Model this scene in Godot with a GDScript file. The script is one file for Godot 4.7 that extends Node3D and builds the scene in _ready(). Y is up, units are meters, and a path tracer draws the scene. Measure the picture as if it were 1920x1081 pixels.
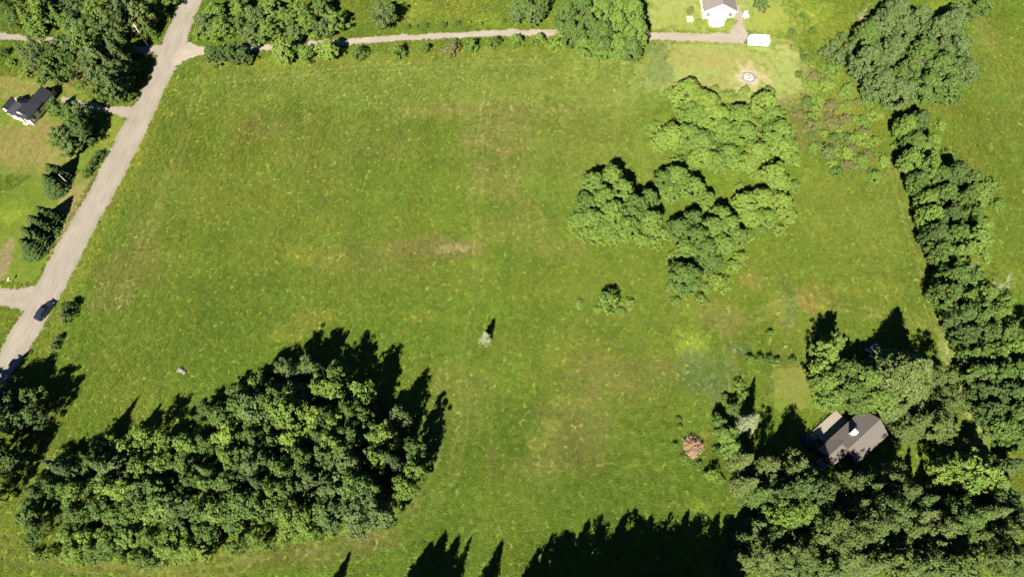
extends Node3D
# A drone's view over a meadow between a gravel road, a lane, three houses and woods. Metres; the camera stands over the origin.
var rng := RandomNumberGenerator.new()
var coarse := FastNoiseLite.new()
var middle := FastNoiseLite.new()
var fine := FastNoiseLite.new()
var M := {}
var names := {}
var no_grass: Array = []

# ---------- data: edges of the roads (two lines of x, z each) ----------
const ROADS := {"gravel_road": [[[-87.04,-159.94],[-87.42,-157.76],[-87.81,-155.58],[-88.19,-153.4],[-88.58,-151.22],[-88.96,-149.05],[-89.33,-146.86],[-89.67,-144.68],[-90.01,-142.49],[-90.35,-140.3],[-90.7,-138.12],[-91.06,-135.94],[-91.37,-133.75],[-91.66,-131.55],[-91.95,-129.36],[-92.24,-127.17],[-92.26,-124.96],[-92.18,-122.75],[-92.11,-120.54],[-92.58,-118.39],[-93.17,-116.26],[-93.76,-114.12],[-94.32,-111.99],[-94.61,-109.79],[-94.89,-107.6],[-95.28,-105.42],[-95.72,-103.25],[-96.17,-101.09],[-96.62,-98.92],[-97.05,-96.75],[-97.41,-94.56],[-97.76,-92.38],[-98.12,-90.2],[-98.48,-88.01],[-98.92,-85.85],[-99.47,-83.7],[-100.01,-81.56],[-100.56,-79.42],[-101.03,-77.25],[-101.49,-75.09],[-101.95,-72.93],[-102.41,-70.76],[-102.87,-68.6],[-103.25,-66.42],[-103.63,-64.24],[-104.02,-62.06],[-104.42,-59.88],[-104.83,-57.71],[-105.28,-55.54],[-105.8,-53.39],[-106.29,-51.23],[-106.72,-49.06],[-107.17,-46.9],[-107.64,-44.74],[-108.12,-42.58],[-108.59,-40.42],[-109.06,-38.25],[-109.52,-36.09],[-109.98,-33.92],[-110.44,-31.76]],[[-81.12,-159.94],[-81.56,-157.73],[-82.01,-155.52],[-82.45,-153.31],[-82.9,-151.1],[-83.34,-148.89],[-83.7,-146.67],[-83.97,-144.43],[-84.24,-142.19],[-84.51,-139.95],[-84.62,-137.7],[-84.73,-135.45],[-84.84,-133.2],[-84.99,-130.95],[-85.29,-128.72],[-85.59,-126.49],[-85.89,-124.25],[-86.28,-122.03],[-86.69,-119.82],[-87.09,-117.6],[-87.44,-115.37],[-87.72,-113.14],[-87.99,-110.9],[-88.27,-108.66],[-88.6,-106.43],[-88.94,-104.2],[-89.28,-101.98],[-89.68,-99.76],[-90.1,-97.54],[-90.52,-95.33],[-90.94,-93.11],[-91.36,-90.9],[-91.83,-88.7],[-92.3,-86.49],[-92.83,-84.3],[-93.35,-82.11],[-93.87,-79.92],[-94.31,-77.71],[-94.72,-75.49],[-95.12,-73.27],[-95.52,-71.05],[-95.92,-68.83],[-96.36,-66.63],[-96.83,-64.42],[-97.29,-62.21],[-97.75,-60.01],[-98.25,-57.81],[-98.74,-55.61],[-99.24,-53.41],[-99.87,-51.25],[-100.57,-49.11],[-101.28,-46.97],[-102.06,-44.86],[-102.93,-42.77],[-103.7,-40.66],[-104.26,-38.48],[-104.78,-36.29],[-105.19,-34.07],[-105.61,-31.86],[-106.02,-29.64]]],
	"lane": [[[-89.15,-131.87],[-86.65,-132.48],[-84.23,-132.69],[-82.01,-131.46],[-79.46,-131.15],[-76.9,-131.33],[-74.33,-131.51],[-71.77,-131.69],[-69.21,-131.87],[-66.64,-132.05],[-64.08,-132.27],[-61.52,-132.49],[-58.96,-132.71],[-56.4,-132.92],[-53.84,-133.12],[-51.28,-133.33],[-48.72,-133.53],[-46.15,-133.74],[-43.59,-133.94],[-41.03,-134.16],[-38.47,-134.41],[-35.91,-134.65],[-33.36,-134.9],[-30.8,-135.14],[-28.24,-135.38],[-25.67,-135.55],[-23.11,-135.72],[-20.55,-135.89],[-17.98,-136.06],[-15.42,-136.23],[-12.85,-136.39],[-10.29,-136.56],[-7.72,-136.73],[-5.16,-136.9],[-2.59,-137.07],[-0.03,-137.24],[2.54,-137.24],[5.11,-137.24],[7.68,-137.24],[10.25,-137.24],[12.82,-137.21],[15.39,-137.13],[17.96,-137.05],[20.53,-136.97],[23.1,-136.89],[25.66,-136.78],[28.23,-136.66],[30.8,-136.54],[33.36,-136.41],[35.93,-136.3],[38.5,-136.22],[41.07,-136.14],[43.64,-136.06],[46.21,-135.98],[48.78,-135.91],[51.34,-135.87],[53.91,-135.82],[56.48,-135.78],[59.04,-135.59],[61.58,-135.19]],[[-88.14,-121.87],[-86.3,-123.67],[-84.73,-125.71],[-82.83,-127.27],[-80.37,-128.03],[-77.87,-128.53],[-75.3,-128.75],[-72.74,-128.97],[-70.18,-129.18],[-67.61,-129.4],[-65.05,-129.61],[-62.48,-129.83],[-59.92,-130.04],[-57.36,-130.26],[-54.8,-130.49],[-52.23,-130.73],[-49.67,-130.96],[-47.11,-131.19],[-44.55,-131.43],[-41.99,-131.66],[-39.43,-131.93],[-36.87,-132.21],[-34.31,-132.5],[-31.76,-132.78],[-29.2,-133.06],[-26.64,-133.26],[-24.07,-133.41],[-21.5,-133.56],[-18.93,-133.71],[-16.36,-133.86],[-13.8,-134.01],[-11.23,-134.16],[-8.66,-134.31],[-6.09,-134.46],[-3.52,-134.61],[-0.95,-134.76],[1.62,-134.82],[4.19,-134.82],[6.76,-134.82],[9.33,-134.82],[11.91,-134.79],[14.48,-134.67],[17.05,-134.56],[19.62,-134.44],[22.19,-134.33],[24.75,-134.19],[27.32,-134.03],[29.89,-133.87],[32.46,-133.7],[35.02,-133.54],[37.59,-133.38],[40.16,-133.22],[42.73,-133.07],[45.29,-132.91],[47.86,-132.76],[50.43,-132.62],[53.0,-132.48],[55.57,-132.35],[58.14,-132.17],[60.69,-131.87]]],
	"house_driveway": [[[59.67,-145.85],[59.54,-144.43],[59.4,-143.01],[59.17,-141.6],[58.86,-140.21],[58.51,-138.83],[58.03,-137.49],[57.55,-136.14],[56.83,-134.91],[56.07,-133.71]],[[61.53,-145.85],[61.45,-144.45],[61.37,-143.05],[61.35,-141.66],[61.4,-140.26],[61.48,-138.86],[61.71,-137.48],[61.94,-136.1],[62.19,-134.72],[62.43,-133.34]]],
	"cottage_driveway": [[[-90.92,-131.69],[-93.08,-131.45],[-95.24,-131.22],[-97.39,-131.36],[-99.54,-131.68],[-101.69,-132.0],[-103.84,-132.32],[-105.99,-132.64],[-108.15,-132.91],[-110.31,-133.19],[-112.46,-133.46],[-114.62,-133.74],[-116.77,-134.02],[-118.93,-134.29],[-121.09,-134.53],[-123.25,-134.72],[-125.42,-134.9],[-127.58,-135.09],[-129.74,-135.34],[-131.89,-135.68],[-134.04,-136.02],[-136.19,-136.32],[-138.34,-136.59],[-140.5,-136.87]],[[-90.8,-127.89],[-92.9,-128.3],[-95.0,-128.71],[-97.12,-128.98],[-99.25,-129.22],[-101.37,-129.46],[-103.5,-129.7],[-105.62,-129.95],[-107.74,-130.25],[-109.86,-130.54],[-111.98,-130.83],[-114.1,-131.13],[-116.22,-131.42],[-118.34,-131.72],[-120.46,-132.0],[-122.58,-132.27],[-124.7,-132.54],[-126.82,-132.81],[-128.95,-133.03],[-131.09,-133.17],[-133.22,-133.3],[-135.35,-133.54],[-137.47,-133.81],[-139.59,-134.08]]],
	"dark_house_driveway": [[[-91.64,-113.33],[-92.97,-112.75],[-94.29,-112.17],[-95.73,-112.0],[-97.17,-111.83],[-98.61,-111.68],[-100.03,-111.95],[-101.45,-112.21],[-102.88,-112.48],[-104.28,-112.82],[-105.69,-113.17],[-107.09,-113.53],[-108.49,-113.89],[-109.89,-114.26],[-111.29,-114.64],[-112.69,-115.01]],[[-92.7,-106.43],[-93.86,-107.14],[-95.02,-107.82],[-96.25,-108.4],[-97.47,-108.97],[-98.76,-109.35],[-100.09,-109.62],[-101.42,-109.89],[-102.74,-110.15],[-104.07,-110.42],[-105.4,-110.69],[-106.72,-110.96],[-108.03,-111.29],[-109.34,-111.64],[-110.65,-111.98],[-111.96,-112.33]]],
	"farm_track": [[[-102.3,-66.69],[-102.82,-65.46],[-103.33,-64.24],[-103.87,-63.04],[-105.17,-62.74],[-106.46,-62.43],[-107.78,-62.31],[-109.11,-62.21],[-110.44,-62.11],[-111.76,-62.0],[-113.09,-61.88],[-114.41,-61.76],[-115.74,-61.64],[-117.06,-61.52]],[[-102.86,-54.65],[-103.65,-55.39],[-104.44,-56.13],[-105.23,-56.87],[-106.28,-57.13],[-107.33,-57.39],[-108.39,-57.59],[-109.46,-57.76],[-110.53,-57.88],[-111.62,-57.92],[-112.7,-57.97],[-113.78,-58.02],[-114.86,-58.06],[-115.94,-58.11]]]}
# patches of other growth in the sward, north and south bands also painted light and shade: x, z, radius x, radius z, linear colour, strength
const PATCHES := [
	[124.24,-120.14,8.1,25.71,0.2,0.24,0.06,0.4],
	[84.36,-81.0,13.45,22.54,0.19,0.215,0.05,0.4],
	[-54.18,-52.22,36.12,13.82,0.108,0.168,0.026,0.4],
	[4.06,-17.45,48.73,17.55,0.108,0.168,0.026,1.0],  # south: darkened to paint the falloff of light towards the bottom edge
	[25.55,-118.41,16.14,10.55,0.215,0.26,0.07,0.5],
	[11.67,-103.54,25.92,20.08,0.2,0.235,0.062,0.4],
	[-27.01,-120.14,63.47,11.0,0.22,0.275,0.066,0.65],  # north: other growth, its colour also lightened for the sun's hotspot
	[-16.71,-72.01,9.55,2.99,0.235,0.185,0.085,0.5599999999999999],
	[-14.32,-72.01,4.18,1.22,0.38,0.33,0.2,0.5],
	[11.91,-71.34,4.76,2.71,0.265,0.225,0.095,0.24499999999999997],
	[-3.89,-103.54,9.07,6.48,0.265,0.225,0.095,0.385],
	[-7.92,-110.84,22.44,2.66,0.265,0.225,0.095,0.35],
	[-2.51,-91.19,5.65,7.63,0.265,0.225,0.095,0.35],
	[-59.87,-105.14,9.11,3.56,0.265,0.225,0.095,0.35],
	[-30.85,-70.0,13.05,4.05,0.235,0.185,0.085,0.27999999999999997],
	[-31.11,-103.54,11.67,6.48,0.265,0.225,0.095,0.175],
	[-43.2,-95.73,15.25,7.81,0.265,0.225,0.095,0.13999999999999999],
	[2.43,-78.19,8.49,5.67,0.265,0.225,0.095,0.21],
	[-46.87,-70.0,3.56,2.69,0.235,0.265,0.05,0.6],
	[-42.05,-54.65,4.32,2.72,0.235,0.265,0.05,0.7],
	[-39.02,-68.67,2.96,2.4,0.235,0.265,0.05,0.5],
	[-45.63,-51.61,5.63,1.69,0.235,0.265,0.05,0.6],
	[-19.39,-55.88,3.42,1.74,0.235,0.265,0.05,0.5],
	[38.11,-49.82,3.59,4.34,0.255,0.325,0.05,0.9],
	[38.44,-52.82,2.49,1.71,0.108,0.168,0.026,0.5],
	[9.39,-37.2,1.94,1.55,0.255,0.325,0.05,0.75],
	[14.01,-36.65,1.4,1.22,0.235,0.265,0.05,0.7],
	[7.96,-31.76,2.34,1.94,0.255,0.325,0.05,0.6],
	[5.25,-28.38,1.79,1.37,0.255,0.325,0.05,0.6],
	[11.64,-30.7,7.94,7.61,0.235,0.185,0.085,0.42],
	[21.92,-42.25,12.06,5.21,0.235,0.185,0.085,0.35],
	[5.17,-23.43,5.17,3.07,0.265,0.225,0.095,0.24499999999999997],
	[65.71,-59.62,5.07,3.56,0.26,0.215,0.062,0.85],
	[67.08,-57.74,2.06,1.75,0.255,0.325,0.05,0.5],
	[52.67,-63.44,2.8,2.07,0.26,0.215,0.062,0.75],
	[58.43,-54.04,2.04,1.22,0.26,0.215,0.062,0.5],
	[44.33,-54.65,4.55,3.71,0.265,0.225,0.095,0.4],
	[40.62,-42.82,6.04,5.22,0.135,0.19,0.08,0.8],
	[47.39,-48.04,2.45,1.66,0.135,0.19,0.08,0.9],
	[59.16,-58.36,2.3,4.82,0.135,0.19,0.08,0.6],
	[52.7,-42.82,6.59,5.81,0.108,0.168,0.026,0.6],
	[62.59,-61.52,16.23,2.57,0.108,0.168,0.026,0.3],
	[82.44,-62.16,3.48,3.22,0.235,0.265,0.05,0.5],
	[88.24,-62.16,2.09,1.8,0.235,0.265,0.05,0.5],
	[73.02,-61.52,3.01,1.79,0.235,0.265,0.05,0.5],
	[57.44,-58.36,1.61,3.16,0.235,0.265,0.05,0.6],
	[-84.82,-67.34,8.25,6.02,0.235,0.185,0.085,0.385],
	[-84.02,-76.8,4.84,4.2,0.265,0.225,0.095,0.24499999999999997],
	[-87.61,-59.62,4.61,3.82,0.265,0.225,0.095,0.4],
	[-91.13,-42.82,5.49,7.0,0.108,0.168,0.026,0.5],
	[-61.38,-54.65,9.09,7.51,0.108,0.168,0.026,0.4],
	[-81.93,-86.76,7.45,7.45,0.265,0.225,0.095,0.13999999999999999],
	[-117.43,-99.6,10.91,8.78,0.265,0.225,0.095,0.85],
	[-116.66,-103.54,7.78,3.21,0.235,0.185,0.085,0.5],
	[-123.72,-118.41,8.07,3.81,0.265,0.225,0.095,0.7],
	[-110.94,-118.41,8.07,2.41,0.265,0.225,0.095,0.6],
	[-101.48,-81.0,3.18,7.22,0.38,0.33,0.2,0.55],
	[-100.55,-86.76,2.98,5.94,0.265,0.225,0.095,0.7],
	[-103.19,-74.05,2.88,3.31,0.265,0.225,0.095,0.6],
	[-113.15,-68.67,2.13,5.38,0.28,0.215,0.15,0.8],
	[-115.14,-81.71,3.67,3.16,0.255,0.325,0.05,0.5],
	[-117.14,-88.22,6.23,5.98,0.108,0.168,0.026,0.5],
	[-98.12,-101.95,2.58,4.8,0.235,0.265,0.05,0.5],
	[-94.22,-134.08,3.07,2.23,0.255,0.325,0.05,0.5],
	[51.75,-123.62,20.43,10.82,0.255,0.29,0.105,1.0],
	[69.16,-121.87,8.14,10.73,0.255,0.29,0.105,1.0],
	[46.69,-127.17,6.87,3.24,0.265,0.225,0.095,0.5],
	[57.44,-125.39,8.21,5.39,0.265,0.225,0.095,0.35],
	[50.89,-116.71,6.7,3.43,0.265,0.225,0.095,0.4],
	[60.13,-121.35,4.6,4.22,0.38,0.33,0.2,0.85],
	[60.13,-121.35,2.44,2.1,0.42,0.38,0.33,1.0],
	[42.74,-142.94,9.97,7.84,0.255,0.29,0.105,0.9],
	[62.55,-141.98,14.22,7.8,0.255,0.29,0.105,0.8],
	[52.37,-140.07,15.57,2.68,0.235,0.265,0.05,0.3],
	[69.36,-140.07,5.66,5.77,0.235,0.265,0.05,0.6],
	[71.87,-129.87,2.76,3.65,0.38,0.33,0.2,0.35],
	[37.24,-128.97,3.03,4.01,0.135,0.19,0.08,0.5],
	[37.37,-122.75,3.53,3.18,0.135,0.19,0.08,0.6],
	[-25.76,-144.87,5.72,2.74,0.255,0.325,0.05,0.6],
	[-7.08,-140.07,4.25,2.68,0.255,0.325,0.05,0.7],
	[-15.74,-144.87,8.59,3.92,0.235,0.265,0.05,0.5],
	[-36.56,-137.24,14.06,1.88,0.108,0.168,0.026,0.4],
	[81.47,-144.29,5.72,3.12,0.255,0.325,0.05,0.55],
	[115.92,-144.87,4.29,2.74,0.255,0.325,0.05,0.6],
	[85.59,-136.31,7.02,7.6,0.235,0.265,0.05,0.4],
	[70.56,-106.75,14.37,8.26,0.235,0.185,0.085,0.45],
	[81.35,-115.01,8.0,10.38,0.235,0.265,0.05,0.4],
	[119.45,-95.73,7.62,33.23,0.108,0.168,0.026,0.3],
	[127.18,-125.39,5.47,10.92,0.235,0.265,0.05,0.3],
	[124.34,-134.45,2.79,5.63,0.265,0.225,0.095,0.3],
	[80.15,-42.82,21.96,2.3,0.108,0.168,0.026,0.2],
	[91.44,-43.96,1.98,7.05,0.255,0.29,0.105,0.8],
	[92.46,-33.91,1.92,7.76,0.255,0.29,0.105,0.8],
	[58.89,-40.55,5.45,4.57,0.265,0.225,0.095,0.4],
	[38.06,-28.59,1.47,2.54,0.26,0.215,0.062,0.7],
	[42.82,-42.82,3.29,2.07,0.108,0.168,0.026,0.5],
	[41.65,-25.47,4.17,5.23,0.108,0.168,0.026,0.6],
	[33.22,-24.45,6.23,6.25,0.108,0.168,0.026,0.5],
	[-9.68,-36.1,6.46,6.72,0.265,0.225,0.095,0.175],
	[-25.83,-10.76,5.96,1.88,0.235,0.185,0.085,0.42],
	[-29.89,-11.7,3.99,0.94,0.38,0.33,0.2,0.25],
	[-39.37,-7.98,11.81,1.66,0.235,0.185,0.085,0.35],
	[-74.46,-6.61,19.6,0.91,0.235,0.185,0.085,0.4],
	[-4.17,-25.47,1.25,4.17,0.235,0.185,0.085,0.27999999999999997],
	[35.42,-16.48,1.62,1.17,0.255,0.325,0.05,0.6],
	[-1.01,-16.48,6.07,7.97,0.235,0.265,0.05,0.25],
	[-90.23,-13.59,5.01,3.86,0.235,0.265,0.05,0.35],
	[-93.42,-24.45,4.15,7.32,0.235,0.265,0.05,0.35],
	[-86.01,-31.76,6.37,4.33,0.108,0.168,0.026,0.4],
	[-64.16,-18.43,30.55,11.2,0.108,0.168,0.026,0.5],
	[-85.71,-116.71,2.14,3.78,0.235,0.265,0.05,0.55],
	[-86.78,-110.65,2.11,3.66,0.235,0.265,0.05,0.55],
	[-87.81,-104.77,2.08,3.56,0.235,0.265,0.05,0.55],
	[-88.82,-99.06,2.05,3.46,0.235,0.265,0.05,0.55],
	[-89.8,-93.51,2.02,3.36,0.235,0.265,0.05,0.55],
	[-90.75,-88.11,1.99,3.27,0.235,0.265,0.05,0.55],
	[-91.68,-82.86,1.97,3.18,0.235,0.265,0.05,0.55],
	[-92.58,-77.76,1.94,3.09,0.235,0.265,0.05,0.55],
	[-93.46,-72.79,1.91,3.01,0.235,0.265,0.05,0.55],
	[-94.31,-67.95,1.89,2.93,0.235,0.265,0.05,0.55],
	[-95.14,-63.24,1.86,2.85,0.235,0.265,0.05,0.55],
	[-95.95,-58.65,1.84,2.78,0.235,0.265,0.05,0.55],
	[-96.74,-54.18,1.82,2.71,0.235,0.265,0.05,0.55],
	[-97.51,-49.82,1.79,2.64,0.235,0.265,0.05,0.55],
	[-76.42,-124.5,3.28,1.6,0.235,0.265,0.05,0.5],
	[-71.83,-124.79,3.28,1.6,0.235,0.265,0.05,0.5],
	[-67.23,-125.07,3.28,1.6,0.235,0.265,0.05,0.5],
	[-62.63,-125.35,3.28,1.6,0.235,0.265,0.05,0.5],
	[-58.02,-125.64,3.28,1.6,0.235,0.265,0.05,0.5],
	[-53.4,-125.92,3.29,1.61,0.235,0.265,0.05,0.5],
	[-48.78,-126.21,3.29,1.61,0.235,0.265,0.05,0.5],
	[-44.15,-126.49,3.29,1.61,0.235,0.265,0.05,0.5],
	[-39.52,-126.78,3.29,1.61,0.235,0.265,0.05,0.5],
	[-34.87,-127.06,3.3,1.61,0.235,0.265,0.05,0.5],
	[-30.23,-127.35,3.3,1.62,0.235,0.265,0.05,0.5],
	[-25.57,-127.64,3.3,1.62,0.235,0.265,0.05,0.5],
	[-20.91,-127.92,3.3,1.62,0.235,0.265,0.05,0.5],
	[-16.25,-128.21,3.3,1.62,0.235,0.265,0.05,0.5],
	[-11.57,-128.5,3.31,1.63,0.235,0.265,0.05,0.5],
	[-6.89,-128.79,3.31,1.63,0.235,0.265,0.05,0.5],
	[-2.21,-129.07,3.31,1.63,0.235,0.265,0.05,0.5],
	[2.48,-129.36,3.31,1.63,0.235,0.265,0.05,0.5],
	[7.18,-129.65,3.32,1.63,0.235,0.265,0.05,0.5],
	[11.89,-129.94,3.32,1.64,0.235,0.265,0.05,0.5],
]
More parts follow.
